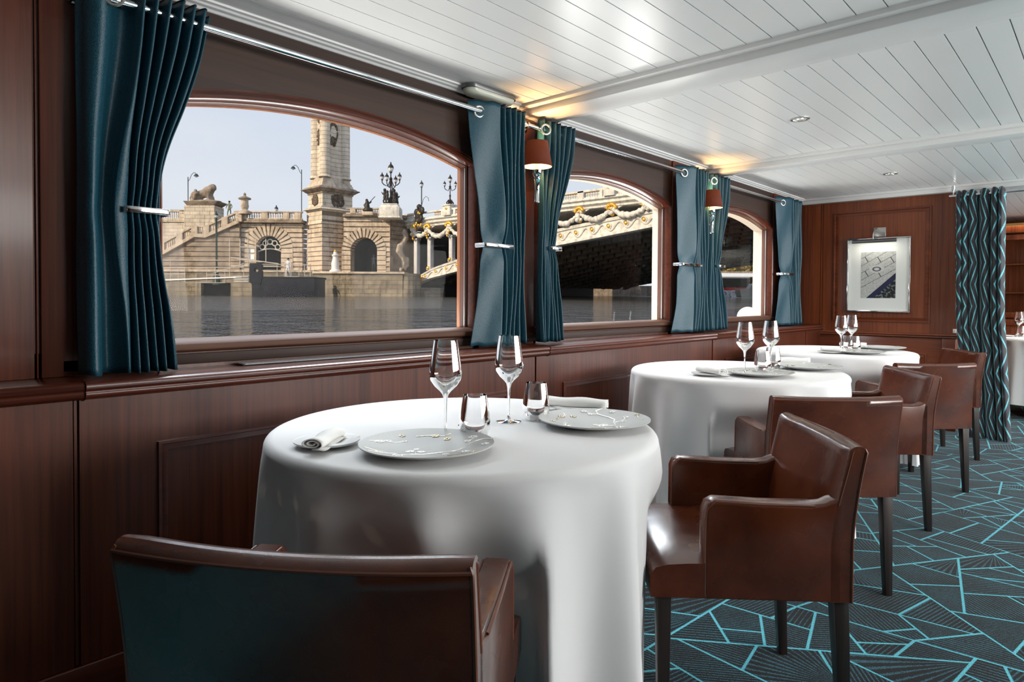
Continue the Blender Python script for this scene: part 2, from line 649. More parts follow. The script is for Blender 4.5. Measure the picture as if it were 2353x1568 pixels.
# window wall: panels with arched openings
WINS = [(0.79, 2.205), (2.675, 4.10), (4.54, 5.955)]
ZS, ZP, ZB = 1.772, 1.866, .975


def arch_pts(y0, y1, zs, zp, n=28):
    cy = (y0 + y1) / 2; h = (y1 - y0) / 2; s_ = zp - zs
    rr = (h * h + s_ * s_) / (2 * s_)
    cz = zp - rr
    a0 = math.asin(h / rr)
    return [(cy + rr * math.sin(-a0 + 2 * a0 * i / n), cz + rr * math.cos(-a0 + 2 * a0 * i / n)) for i in range(n + 1)]


def wall_piece(mb, x0, x1, y0, y1, z0, z1):
    mb.box(x0, x1, y0, y1, z0, z1)


wl_ = M()
TOP = 2.13
# solid uprights
edges = [-2.0] + [e for w_ in WINS for e in w_] + [YB + .02]
for i in range(0, len(edges), 2):
    wl_.box(WX - .085, WX, edges[i], edges[i + 1], .80, TOP)
wl_.box(WX - .10, WX, 0.0, YB, .80, ZB - .012)
struct(wl_.build('wall_left', MT['mahog'], smooth=False))
# arched spandrels
for k, (y0, y1) in enumerate(WINS):
    sp_ = M()
    ap = arch_pts(y0, y1, ZS, ZP)
    vs = [(WX + .001, p[0], p[1]) for p in ap] + [(WX + .001, p[0], TOP) for p in ap]
    vs += [(WX - .05, p[0], p[1]) for p in ap] + [(WX - .05, p[0], TOP) for p in ap]
    n = len(ap)
    fs = []
    for i in range(n - 1):
        fs += [(i, i + 1, n + i + 1, n + i), (2 * n + i + 1, 2 * n + i, 3 * n + i, 3 * n + i + 1), (i, 2 * n + i, 2 * n + i + 1, i + 1)]
    sp_.add(vs, fs)
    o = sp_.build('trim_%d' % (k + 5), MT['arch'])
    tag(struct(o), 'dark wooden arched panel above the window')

# window assembly
def sweep_open(path, prof):
    """profile (out, x) swept along a (y, z) path; out is the in-plane normal"""
    n = len(path); P = []
    for i in range(n):
        a = Vector(path[max(i - 1, 0)]); b = Vector(path[min(i + 1, n - 1)])
        d = (b - a).normalized(); nn = Vector((-d.y, d.x))
        P.append([(px_, path[i][0] + nn.x * o_, path[i][1] + nn.y * o_) for (o_, px_) in prof])
    return P


for k, (y0, y1) in enumerate(WINS):
    wroot = struct(thing('window_%d' % (k + 1), None, None))
    ap = arch_pts(y0, y1, ZS, ZP)
    loop = [(y0, ZB)] + [(y0, ZB + (ZS - ZB) * i / 6) for i in range(1, 6)] + ap + [(y1, ZS + (ZB - ZS) * i / 6) for i in range(1, 7)]
    # round moulding on the inside edge of the arch and jambs
    mo = M()
    prof = [(.030, WX + .001), (.030, WX + .008), (.022, WX + .011), (.018, WX + .006), (.010, WX + .014), (0, WX + .016), (-.006, WX + .010), (-.006, WX - .05)]
    mo.grid(sweep_open(loop, prof))
    mo.build('arch_moulding', MT['mahog_y'], wroot, ang=50)
    # inner window frame (jamb board, set back)
    fr_ = M()
    ins = arch_pts(y0 + .012, y1 - .012, ZS - .004, ZP - .010)
    loop2 = [(y0 + .012, ZB)] + ins + [(y1 - .012, ZB)]
    prof2 = [(.020, WX - .02), (.020, WX - .034), (.0, WX - .034), (-.003, WX - .040), (-.003, WX - .075), (.020, WX - .075)]
    fr_.grid(sweep_open(loop2, prof2))
    fr_.build('window_frame', MT['frame'], wroot, ang=30)
    # outer reveal of the hull, painted cream
    rv = M()
    ins = arch_pts(y0 + .011, y1 - .011, ZS - .006, ZP - .012)
    loop3 = [(y0 + .011, ZB)] + ins + [(y1 - .011, ZB)]
    dr = (.022, .045, .080)[k]
    prof3 = [(.05, WX - .079), (-.002, WX - .079), (-.002, WX - .079 - dr), (.05, WX - .079 - dr)]
    rv.grid(sweep_open(loop3, prof3))
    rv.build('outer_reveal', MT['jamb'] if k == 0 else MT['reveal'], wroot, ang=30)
    g = M()
    vs = [(GX, p[0], p[1]) for p in loop2]
    g.add(vs, [tuple(range(len(vs)))])
    g.build('window_pane', MT['glass'], wroot, smooth=False)
    s_ = M()
    s_.prism([(WX - .12, ZB - .03), (WX - .08, ZB - .03), (WX + .012, ZB - .03), (WX + .022, ZB - .022), (WX + .022, ZB - .004), (WX + .010, ZB + .006), (WX - .028, ZB + .014), (WX - .12, ZB + .010)], 'y', y0 - .03, y1 + .03)
    s_.build('window_sill', MT['sill'], wroot, bevel=.002)
    al = M(); al.box(WX - .046, WX - .041, y1 - .018, y1 - .012, ZB + .012, ZS - .01)
    al.build('glazing_bead', MT['steel'], wroot, smooth=False)
# apron panel under the windows with a slot line
ap_ = M(); ap_.box(WX, WX + .012, .52, YB, .905, ZB - .035)
tag(struct(ap_.build('trim_8', MT['arch'], bevel=.002)), 'dark wooden apron strip between ledge and windows')

# ledge
lg = M()
for (ya, yb) in ((-2.0, .527), (.529, 2.549), (2.551, 4.449), (4.451, YB)):
    lg.prism([(WX - .02, .892), (-2.112, .892), (-2.085, .890), (-2.076, .884), (-2.076, .872), (-2.082, .866), (-2.078, .858), (-2.082, .848), (-2.095, .842), (-2.12, .842), (-2.12, .80), (WX - .02, .80)], 'y', ya, yb)
tag(struct(lg.build('trim_9', MT['mahog_y'], bevel=.003)), 'glossy red mahogany ledge running under the windows')
# wainscot
wn_ = M()
wn_.box(-2.24, -2.112, -2.0, YB, 0, .845)
GR = [-1.45, .511, 2.463, 4.416, 6.36]
prev = -2.0
for g_ in GR + [YB]:
    wn_.box(-2.112, -2.10, prev + .008, g_ - .008, .10, .842)
    prev = g_
for g_ in GR:
    wn_.box(-2.112, -2.106, g_ - .0035, g_ + .0035, .10, .842)
tag(struct(wn_.build('wall_left_wainscot', MT['mahog'], smooth=False)), 'dark mahogany wainscot below the ledge')
bm_ = M(); bm_.box(-2.10, -2.088, -2.0, YB, 0, .10)
struct(bm_.build('baseboard_left', MT['mahog_y'], bevel=.003))
# raised panel mouldings on the wainscot
def panel_frame(mb, axis, c, a0, a1, z0, z1, w_=.026, out=.010, sgn=1):
    pr = [(0, 0), (0, out), (.3 * w_, out * 1.1), (.42 * w_, out * .45), (.6 * w_, out * .6), (w_, out * .8), (w_, 0)]
    # four mitred strips
    cs = [(a0, z0), (a1, z0), (a1, z1), (a0, z1)]
    P = []
    for i in range(5):
        y_, z_ = cs[i % 4]
        sy = 1 if y_ == a0 else -1; sz = 1 if z_ == z0 else -1
        row = []
        for (o_, h_) in pr:
            if axis == 'x': row.append((c + sgn * h_, y_ + sy * o_, z_ + sz * o_))
            else: row.append((y_ + sy * o_, c + sgn * h_, z_ + sz * o_))
        P.append(row)
    mb.grid(P)


pf = M()
for (a0, a1) in ((.72, 2.27), (2.68, 4.22), (4.62, 6.16)):
    panel_frame(pf, 'x', -2.10, a0, a1, .17, .695)
tag(struct(pf.build('trim_10', MT['mahog_y'], ang=25)), 'raised rectangular mouldings on the wainscot')
# vertical bead on upper wall at the near end
bd = M(); bd.box(WX, WX + .012, -2.0, .452, .892, 2.11); bd.box(WX, WX + .012, .468, .78, .892, 2.11); bd.box(WX, WX + .007, .4575, .4625, .892, 2.11)
bd.box(WX, WX + .010, 2.235, 2.645, .892, 2.11); bd.box(WX, WX + .010, 4.13, 4.51, .892, 2.11); bd.box(WX, WX + .010, 5.985, YB, .892, 2.11)
tag(struct(bd.build('trim_11', MT['mahog'], bevel=.002)), 'flat mahogany boards on the piers between the windows')

# bulkhead at the end
wb = M()
wb.box(-2.4, -.985, YB + .012, YB + .08, 0, 2.12)
wb.box(-2.4, -2.118, YB, YB + .012, .83, 2.12)
wb.box(-2.092, -1.13, YB, YB + .012, .83, 2.12)
wb.box(-2.112, -2.098, YB, YB + .006, .83, 2.12)
wb.box(-1.128, -.985, YB - .012, YB + .012, .83, 2.12)
struct(wb.build('wall_back', MT['mahog_back'], smooth=False))
wb = M()
wb.box(-2.12, -1.09, YB - .030, YB + .012, 0, .80)
wb.box(-1.087, -.985, YB - .042, YB + .012, 0, .80)
tag(struct(wb.build('wall_back_dado', MT['mahog_x'], bevel=.002)), 'mahogany dado below the rail on the end wall')
rl = M()
rl.prism([(YB, .80), (YB - .045, .80), (YB - .052, .808), (YB - .048, .816), (YB - .06, .822), (YB - .06, .832), (YB - .052, .838), (YB, .838)], 'x', -2.12, -.965)
tag(struct(rl.build('trim_12', MT['mahog_x'], bevel=.002)), 'thin chair rail across the end wall')
pf = M(); panel_frame(pf, 'y', YB, -1.995, -1.185, .935, 1.975, .04, .014, -1)
panel_frame(pf, 'y', YB - .030, -1.98, -1.20, .16, .66, .035, .012, -1)
tag(struct(pf.build('trim_13', MT['mahog_x'], ang=12)), 'raised rectangular panel moulding around the picture')
bb = M(); bb.box(-2.1, -.97, YB - .075, YB - .03, 0, .115)
struct(bb.build('baseboard_back', MT['mahog_x'], bevel=.004))

# starboard side and aft end of the saloon (behind and beside the camera)
wr = M()
SW = [(1.9, 2.8), (2.85, 4.6), (4.8, 6.6)]
wr.box(2.55, 2.70, -2.0, 11, 0, 1.0); wr.box(2.55, 2.70, -2.0, 11, 1.9, 2.13)
prev = -2.0
for (a, b_) in SW:
    wr.box(2.55, 2.70, prev, a, 1.0, 1.9); prev = b_
wr.box(2.55, 2.70, prev, 11, 1.0, 1.9)
struct(wr.build('wall_right', MT['mahog'], smooth=False))
wf = M(); wf.box(-2.4, 2.7, -2.1, -2.0, 0, 2.13)
struct(wf.build('wall_front', MT['mahog'], smooth=False))
# far saloon
wf = M(); wf.box(-2.5, 2.7, 10.2, 10.3, 0, 2.13); wf.box(-2.6, -2.4, YB + .08, 10.3, 0, 2.13)
struct(wf.build('wall_far', MT['mahog_back'], smooth=False))

# ------------------------------------------------------------------ armchairs
CW = .246; YBT = -.268; YBB = -.237; YAF = .122; ZA = .628; YSF = .252; ZB_ = .379; HT = .768


def back_y(x, z):
    """rear surface of the backrest (local y), concave in plan, flaring back at the top"""
    t = max(0, (z - .52) / (HT - .52))
    return YBB - .006 - (.034 * t ** 1.6) - .026 * (1 - (x / CW) ** 2) * (.25 + .75 * smooth01((z - .4) / .35))


def make_chair():
    r = thing('armchair', 'x', 'armchair')
    L = MT['leather']
    # seat with front skirt
    s_ = M()
    nu, nv = 15, 12
    P = []
    prof = [(-.17, .470), (-.06, .474), (.06, .476), (.16, .474), (.21, .470), (YSF - .012, .462), (YSF, .446), (YSF + .001, .42), (YSF, ZB_), (YSF - .03, ZB_), (-.17, ZB_)]
    for (y, z) in prof:
        row = []
        for i in range(nu):
            x = -1 + 2 * i / (nu - 1)
            cr_ = 1 - abs(x) ** 6
            wid = CW - .002
            row.append((x * wid, y + (.006 * (1 - x * x) if y > .2 and z > .4 else 0), z + (.008 * (cr_ - 1) + .006 * (1 - x * x) if z > .43 else 0)))
        P.append(row)
    s_.grid(P, cu=True)
    nr = len(prof)
    for side in (0, nu - 1):
        s_.f.append(tuple((i * nu + side) for i in (range(nr) if side else range(nr - 1, -1, -1))))
    s_.build('seat', L, r, ang=60)
    # backrest
    b_ = M()
    nz = 18; nx = 17; P = []
    def ring(z, edge=0):
        row = []
        hw = CW - edge
        th = .066 - .010 * smooth01((z - .5) / .25)
        for i in range(nx):
            x = -hw + 2 * hw * i / (nx - 1)
            row.append((x, back_y(x, z), z))
        for i in range(nx):
            x = hw - 2 * hw * i / (nx - 1)
            e_ = abs(x) / hw
            row.append((x, back_y(x, z) + th - .012 * max(0, e_ - .85) / .15, z))
        return row
    zs = [ZB_ + (HT - .014 - ZB_) * i / (nz - 1) for i in range(nz)]
    for z in zs: P.append(ring(z))
    top = ring(HT - .014)
    cx_ = [((top[i][0] + top[2 * nx - 1 - i][0]) / 2, (top[i][1] + top[2 * nx - 1 - i][1]) / 2) for i in range(nx)]
    for (k, dz) in ((.8, .008), (.5, .013), (.15, .015)):
        row = []
        for i in range(2 * nx):
            j = i if i < nx else 2 * nx - 1 - i
            sag = -.004 * (1 - (cx_[j][0] / CW) ** 2)
            row.append((top[i][0], cx_[j][1] + (top[i][1] - cx_[j][1]) * k, HT - .014 + dz + sag))
        P.append(row)
    b_.grid(P, cv=True)
    n_ = 2 * nx
    lastrow = (len(P) - 1) * n_
    b_.f.append(tuple(range(n_ - 1, -1, -1)))
    b_.f += [(lastrow + i, lastrow + i + 1, lastrow + n_ - 2 - i, lastrow + n_ - 1 - i) for i in range(nx - 1)]
    bk = b_.build('backrest', L, r, ang=60)
    # piping on the backrest: along the side edges and top
    pp = M()
    for sx in (-1, 1):
        pts = [(sx * CW, back_y(CW, z) + .002, z) for z in zs] + [(sx * (CW - .004), back_y(CW, HT) + .008, HT - .006)]
        pp.tube(pts, .0032, 6)
        pts = [(sx * (CW - .001), back_y(CW, z) + .066 - .018 * smooth01((z - .5) / .25) - .012, z) for z in zs if z > .60] + [(sx * (CW - .004), back_y(CW, HT) + .030, HT - .005)]
        pp.tube(pts, .0028, 6)
    pts = [(-CW + 2 * CW * i / 16, back_y(-CW + 2 * CW * i / 16, HT) + .004, HT - .012) for i in range(17)]
    pp.tube(pts, .0028, 6)
    pts = [(-CW + 2 * CW * i / 16, back_y(-CW + 2 * CW * i / 16, HT) + .045, HT - .011) for i in range(17)]
    pp.tube(pts, .0024, 6)
    pp.build('piping', MT['seam'], bk, label='lighter stitched leather piping')
    # arms
    for sx in (-1, 1):
        a = M()
        out = sx * CW; inn = sx * (CW - .056)
        prof_ = [(-.215, ZB_), (YAF - .004, ZB_), (YAF, ZB_ + .01), (YAF, ZA - .03), (YAF - .008, ZA - .010), (YAF - .026, ZA), (-.02, ZA - .006), (-.14, ZA - .008), (-.175, ZA - .004), (-.19, ZA + .004), (-.215, ZA + .010)]
        lay = [(inn, 0), (inn + (out - inn) * .12, 1), (inn + (out - inn) * .88, 1), (out, 0)]
        P = []
        for (x, f_) in lay:
            P.append([(x, y - (0 if f_ else .006) * (1 if y > .05 else 0), z - (0 if f_ else .007) * (1 if z > .5 else 0)) for (y, z) in prof_])
        a.grid(P, cv=True)
        n_ = len(prof_)
        a.f.append(tuple(range(n_))); a.f.append(tuple(3 * n_ + i for i in range(n_ - 1, -1, -1)))
        ar = a.build('armrest', L, r, bevel=.003, bseg=2)
        # stitching line on the outer top edge of the arm
        t_ = M()
        for xx in (out - sx * .002, inn + sx * .003):
            pts = [(xx, YAF - .003, .47), (xx, YAF - .004, ZA - .05), (xx, YAF - .009, ZA - .022), (xx, YAF - .03, ZA - .004), (xx, -.02, ZA - .009), (xx, -.15, ZA - .010)]
            t_.tube(pts, .0026, 6)
        t_.build('stitching', MT['seam'], ar, label='raised stitched seam')
    for (x, y, rake) in ((-.215, .215, 0), (.215, .215, 0), (-.215, -.222, 1), (.215, -.222, 1)):
        l_ = M()
        sx = 1 if x > 0 else -1
        yb = y - .018 * rake
        l_.frus((x - .013 + sx * .004, x + .013 + sx * .004, yb - .013, yb + .013), 0, (x - .021, x + .021, y - .021 + .004, y + .021), .40)
        l_.build('leg', MT['legwood'], r, bevel=.002)
    return r


CH = [((-.952, .664), 34.6, 'brown leather armchair nearest the camera, seen from behind at the first table'),
      ((-.803, 1.791), 129.4, 'brown leather armchair in side view beside the first table, arms and seat fully visible'),
      ((-.938, 2.829), 44.1, 'brown leather armchair with its dark back to the camera at the middle table'),
      ((-.966, 3.757), 127.8, 'brown leather armchair on the far side of the middle table, shiny inner back showing'),
      ((-.939, 4.637), 48.2, 'brown leather armchair with its back to the camera at the farthest table by the bulkhead'),
      ((-1.005, 5.666), 126.6, 'brown leather armchair farthest away, standing in front of the patterned curtain')]
ch0 = make_chair()
for i, (p, a, lab) in enumerate(CH):
    if i == 0:
        o = ch0; o.location = (*p, 0);  o.rotation_euler = (0, 0, R(a)); o['label'] = lab; o['group'] = 'leather armchairs at the round tables'
    else:
        dup(ch0, (*p, 0), R(a), lab)

ch0.scale = (1.03, 1.03, 1.03)
ch0.location = (-.962, .662, 0)

# ------------------------------------------------------------------ tables and cloths
TZ = .77
TB = [(-1.345, 1.272, .541), (-1.416, 3.248, .534), (-1.465, 5.03, .530)]
tnames = ['nearest', 'middle', 'farthest']
tfac = []
for ti, (cx, cy, r_) in enumerate(TB):
    t = thing('dining_table', 'round pedestal dining table hidden under the %s white cloth' % tnames[ti], 'table', (cx, cy, 0), 0, None)
    tp = M(); tp.lathe([(0, TZ - .030), (r_ - .02, TZ - .030), (r_ - .014, TZ - .022), (r_ - .014, TZ - .008), (r_ - .02, TZ - .0035), (0, TZ - .0035)], seg=64)
    tp.build('tabletop', MT['legwood'], t)
    pd = M(); pd.lathe([(0, 0.03), (.04, .03), (.04, .72), (.10, .74), (0, .74)], seg=24)
    pd.build('pedestal', MT['black'], t)
    bs = M(); bs.lathe([(0, 0), (.25, 0), (.25, .012), (.06, .035), (0, .035)], seg=40)
    bs.build('base_plate', MT['black'], t)


def cloth(cx, cy, r0, seed, dents, hem=.035, nf=13):
    rnd = random.Random(seed)
    NA, NV = 240, 34
    ph = []
    a = 0
    # irregular folds
    cent = []
    while a < 2 * PI:
        cent.append((a, rnd.uniform(.6, 1.4), rnd.uniform(.075, .15)))
        a += rnd.uniform(.72, 1.28) * 2 * PI / nf
    P = []
    def fold(t):
        s_ = 0
        for (c_, h_, w_) in cent:
            d = (t - c_ + PI) % (2 * PI) - PI
            s_ += h_ * math.exp(-(d / w_) ** 2)
        return s_
    fv = [fold(2 * PI * i / NA) for i in range(NA)]
    # rows: centre -> rim -> hem
    rows = [(0.02, TZ), (.2, TZ), (.35, TZ), (r0 - .06, TZ), (r0 - .03, TZ)]
    for k in range(1, 7):
        a = PI / 2 * k / 6
        rows.append((r0 - .028 + .024 * math.sin(a), TZ - .024 * (1 - math.cos(a))))
    zt = TZ - .024
    for k in range(1, NV + 1):
        z = zt + (hem - zt) * k / NV
        rows.append((r0 - .004, z))
    for (rr, z) in rows:
        row = []
        drop = max(0, (zt - z)) / zt
        for i in range(NA):
            t = 2 * PI * i / NA
            amp = (.100 * drop ** .62) if z < zt else 0
            f_ = fv[i]
            rad = rr + amp * (f_ - .58) + .018 * drop
            x = rad * math.cos(t); y = rad * math.sin(t)
            zz = z + (.010 * f_ * drop * drop - .006 * math.sin(3 * t) * drop if z < .2 else 0)
            for (nx_, ny_, d_) in dents:
                aa = x * nx_ + y * ny_; ll = -x * ny_ + y * nx_
                if aa > d_ - .05:
                    wgt = smooth01((.67 - z) / .17) * smooth01((.285 - abs(ll)) / .032)
                    if aa > d_:
                        ex = aa - d_ + .012 * (1 - math.exp(-(aa - d_) * 8))
                        x -= nx_ * ex * wgt; y -= ny_ * ex * wgt
            row.append((x, y, max(zz, .004)))
        P.append(row)
    m_ = M(); m_.grid([list(r_) for r_ in zip(*P)], cu=True)
    n0 = len(m_.v)
    m_.f.append(tuple(i * len(P) for i in range(NA)))
    return m_


def dent_for(ti, chairs):
    cx, cy, _ = TB[ti]
    out = []
    for k in chairs:
        (px_, py_), a, _l = CH[k]
        a = R(a); fx, fy = -math.sin(a), math.cos(a)
        nx_, ny_ = -fx, -fy
        d_ = (px_ + fx * (YSF + .008) - cx) * nx_ + (py_ + fy * (YSF + .008) - cy) * ny_
        # lateral centre offset
        out.append((nx_, ny_, d_))
    return out


CL = [(0, [0, 1], 'white linen tablecloth draped over the nearest table beside the first armchair'),
      (1, [2, 3], 'white linen tablecloth draped to the floor over the middle table'),
      (2, [4, 5], 'white linen tablecloth on the farthest table by the end wall')]
for ti, chs, lab in CL:
    cx, cy, r_ = TB[ti]
    m_ = cloth(cx, cy, r_, 11 + ti * 5, dent_for(ti, chs))
    o = m_.build('tablecloth', MT['linen'], None, ang=180)
    o.location = (cx, cy, 0)
    tag(o, lab, 'tablecloth', 'white round tablecloths')

# ------------------------------------------------------------------ tableware
def plate_mesh(r_, h, mat_, name='plate'):
    m_ = M()
    prof = [(0, .006), (r_ * .40, .006), (r_ * .52, .0085), (r_ * .75, .0145), (r_ * .97, h - .001), (r_, h), (r_ - .0005, h - .003), (r_ * .94, h - .006), (r_ * .72, .008), (r_ * .50, .0008), (0, .0008)]
    m_.lathe(prof, seg=72)
    return m_


def plate_z(r_, R_, h):
    return interp([(0, .006), (R_ * .40, .006), (R_ * .52, .0085), (R_ * .75, .0145), (R_ * .97, h - .001), (R_, h)], r_)


def flower(mb, c, s_, R_, h, rnd):
    a0 = rnd.random() * 6
    for k in range(5):
        a = a0 + k * 2 * PI / 5
        x = c[0] + s_ * .62 * math.cos(a); y = c[1] + s_ * .62 * math.sin(a)
        mb.ball((x, y, plate_z(math.hypot(x, y), R_, h) + .0005), s_ * .5, (1, 1, .22), 10, 6)


def make_charger():
    R_, h = .158, .022
    r = thing('charger_plate', 'x', 'plate')
    p = plate_mesh(R_, h, None).build('plate_body', MT['porcelain'], r, ang=50)
    rnd = random.Random(5)
    W_ = 1.7
    e = M(); g = M()
    def branch(pts, w0, w1, mb=e):
        P = []
        n_ = len(pts)
        for i in range(n_ * 4 - 3):
            k = i // 4; f_ = (i % 4) / 4
            a = pts[k]; b_ = pts[min(k + 1, n_ - 1)]
            x = a[0] + (b_[0] - a[0]) * f_; y = a[1] + (b_[1] - a[1]) * f_
            P.append((x, y, plate_z(math.hypot(x, y), R_, h) + .0004))
        mb.tube(P, w0, 6, rads=[W_ * (w0 + (w1 - w0)) if False else W_ * (w0 + (w1 - w0) * i / (len(P) - 1)) for i in range(len(P))], flat=.5, up=(0, 0, 1))
    # long branch across the lower half and its twigs
    branch([(-.050, -.095), (-.028, -.072), (.010, -.060), (.035, -.045), (.070, -.036), (.088, -.010), (.100, .030), (.128, .048), (.150, .038)], .0022, .0013)
    branch([(-.015, -.064), (-.022, -.045), (-.015, -.032), (-.026, -.010)], .0014, .0008)
    branch([(.100, .030), (.094, .050), (.108, .075)], .0013, .0008)
    branch([(.035, -.045), (.052, -.060), (.085, -.062)], .0012, .0007)
    branch([(-.140, .02), (-.105, .040), (-.085, .038), (-.060, .058)], .0014, .0008)
    branch([(-.060, -.078), (-.095, -.088), (-.12, -.080)], .0010, .0006)
    branch([(.06, -.125), (.09, -.100), (.12, -.085)], .0010, .0006, g)
    branch([(-.040, .098), (-.012, .108), (.030, .105), (.045, .118)], .0012, .0007, g)
    branch([(-.135, -.05), (-.108, -.068), (-.085, -.07)], .0010, .0006, g)
    for c_, s_ in (((-.052, -.098), .013), ((-.034, -.034), .011), ((-.008, -.038), .010), ((-.022, -.012), .007), ((.104, .078), .010), ((.092, .052), .008),
                   ((-.118, .030), .012), ((-.098, .046), .008), ((-.062, .060), .007), ((.136, -.002), .010), ((.096, -.060), .010), ((.052, -.070), .008)):
        flower(e, c_, s_, R_, h, rnd)
    for c_, s_ in (((.008, .108), .011), ((.040, .085), .010), ((.118, -.086), .008), ((-.10, -.072), .007), ((-.075, .095), .008)):
        flower(g, c_, s_, R_, h, rnd)
    e.build('blossom_relief', MT['enamel'], p, ang=60, label='shiny pearl white raised blossom branches')
    g.build('blossom_relief', MT['goldline'], p, ang=60, label='dull gold raised blossom twigs')
    return r


chg = make_charger()
PL = [((-1.180, .993), 20, 'grey charger plate with raised blossom branches nearest the camera on the first table'),
      ((-1.079, 1.525), 60, 'grey charger plate with blossom branches on the right side of the first table'),
      ((-1.225, 3.075), 20, 'pale charger plate at the front of the middle table, beside the water tumblers'),
      ((-1.150, 3.545), 60, 'pale charger plate on the far right of the middle table'),
      ((-1.240, 4.830), 20, 'pale charger plate at the front of the farthest table'),
      ((-1.235, 5.36), 60, 'pale charger plate on the far side of the farthest table')]
for i, (p, a, lab) in enumerate(PL):
    if i == 0:
        o = chg; o.location = (*p, TZ + .0005); o.rotation_euler = (0, 0, R(YAW * 57.3 + 0)); o['label'] = lab; o['group'] = 'charger plates on the round tables'
    else:
        dup(chg, (*p, TZ + .0005), YAW + R(a), lab)

sp0 = thing('side_plate', 'x', 'plate')
plate_mesh(.079, .014, None).build('plate_body', MT['porcelain2'], sp0, ang=50)
tw = M()
tw.tube([(.03, .02, .011), (.045, .03, .0125), (.06, .028, .0135), (.072, .034, .0150)], .0012, 6, flat=.5, up=(0, 0, 1))
tw.build('blossom_relief', MT['goldline'], sp0)
SPL = [((-1.402, .864), 'small side plate under the folded napkin at the left of the first table', 0),
       ((-1.262, 1.690), 'small side plate under the napkin behind the right charger of the first table', 1),
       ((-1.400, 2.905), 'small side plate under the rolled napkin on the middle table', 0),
       ((-1.30, 3.72), 'small side plate at the back of the middle table', 1),
       ((-1.405, 4.735), 'small side plate under the napkin at the front of the farthest table', 0),
       ((-1.44, 5.40), 'small side plate at the back of the farthest table behind the glasses', 1)]
for i, (p, lab, k) in enumerate(SPL):
    if i == 0:
        o = sp0; o.location = (*p, TZ + .0005); o.rotation_euler = (0, 0, YAW); o['label'] = lab; o['group'] = 'small side plates'
    else:
        dup(sp0, (*p, TZ + .0005), YAW + R(40 * i), lab)


def napkin_mesh(L_, w_, h_, seed=0):
    """folded linen bundle: a flat spiral section swept along its length"""
    rnd = random.Random(seed)
    m_ = M()
    sec = []
    turns = 2.3; n_ = 44
    for i in range(n_ + 1):
        t = i / n_
        a = -PI / 2 + turns * 2 * PI * t
        k = 1 - .80 * t
        sec.append((w_ / 2 * k * math.cos(a), h_ / 2 + h_ / 2 * k * math.sin(a) * .95))
    sec = sec[::-1]
    sec.append((w_ * .60, .0010))
    P = []
    for j in range(15):
        y = -L_ / 2 + L_ * j / 14
        e_ = 1 + .05 * math.sin(j * .9 + seed) + (.10 * (1 - j / 3) if j < 3 else 0)
        P.append([(x * e_ + .003 * math.sin(j * .5 + seed), y + .004 * math.cos(4 * x / w_), z * (1 + .06 * math.sin(j * .7 + 1 + seed)) + .0006) for (x, z) in sec])
    m_.grid(P)
    return m_


NP = [((-1.385, .845), TZ + .013, 36, .150, .052, .026, 'white folded linen napkin on the left side plate of the first table'),
      ((-1.265, 1.688), TZ + .013, -66, .200, .056, .034, 'white rolled linen napkin lying behind the tumbler and right charger of the first table'),
      ((-1.375, 2.875), TZ + .013, 70, .150, .058, .036, 'white rolled napkin on the side plate of the middle table'),
      ((-1.30, 3.72), TZ + .013, -66, .18, .056, .034, 'white napkin roll at the back of the middle table'),
      ((-1.385, 4.73), TZ + .013, 75, .15, .056, .032, 'white rolled napkin at the front left of the farthest table'),
      ((-1.44, 5.40), TZ + .013, -66, .18, .056, .032, 'white napkin roll behind the glasses of the farthest table')]
for i, (p, z, a, L_, w_, h_, lab) in enumerate(NP):
    o = napkin_mesh(L_, w_, h_, i).build('linen_napkin', MT['napkin'], None, solid=.0022, ang=60)
    o.location = (*p, z - .003); o.rotation_euler = (0, 0, R(a))
    tag(o, lab, 'napkin', 'rolled white napkins')


def wine_glass():
    r = thing('wine_glass', 'x', 'wine glass')
    b_ = M()
    out = [(.0305, .252), (.0350, .222), (.0400, .188), (.0428, .167), (.0424, .159), (.0390, .149), (.0280, .133), (.0150, .121), (.0078, .112), (.0050, .100)]
    inn = [(.0050, .1235), (.0140, .1275), (.0270, .1375), (.0378, .1505), (.0412, .1600), (.0416, .1670), (.0389, .188), (.0339, .222), (.0296, .252)]
    stem = [(.0038, .080), (.0033, .050), (.0036, .020), (.0055, .008), (.0140, .0042), (.0350, .0018), (.0368, .0010), (.0365, 0), (0, 0)]
    b_.lathe([(0, .1225)] + inn + out + stem, seg=48)
    b_.build('bowl_and_stem', MT['crystal'], r, ang=60)
    return r


def tumbler():
    m_ = M()
    out = [(.0305, .110), (.0345, .085), (.0395, .050), (.0410, .036), (.0400, .024), (.0350, .008), (.0320, .001), (.0300, 0), (0, .0005)]
    inn = [(0, .012), (.0250, .0125), (.0330, .019), (.0380, .028), (.0392, .037), (.0378, .050), (.0329, .085), (.0290, .110)]
    m_.lathe(inn + out, seg=48)
    return m_


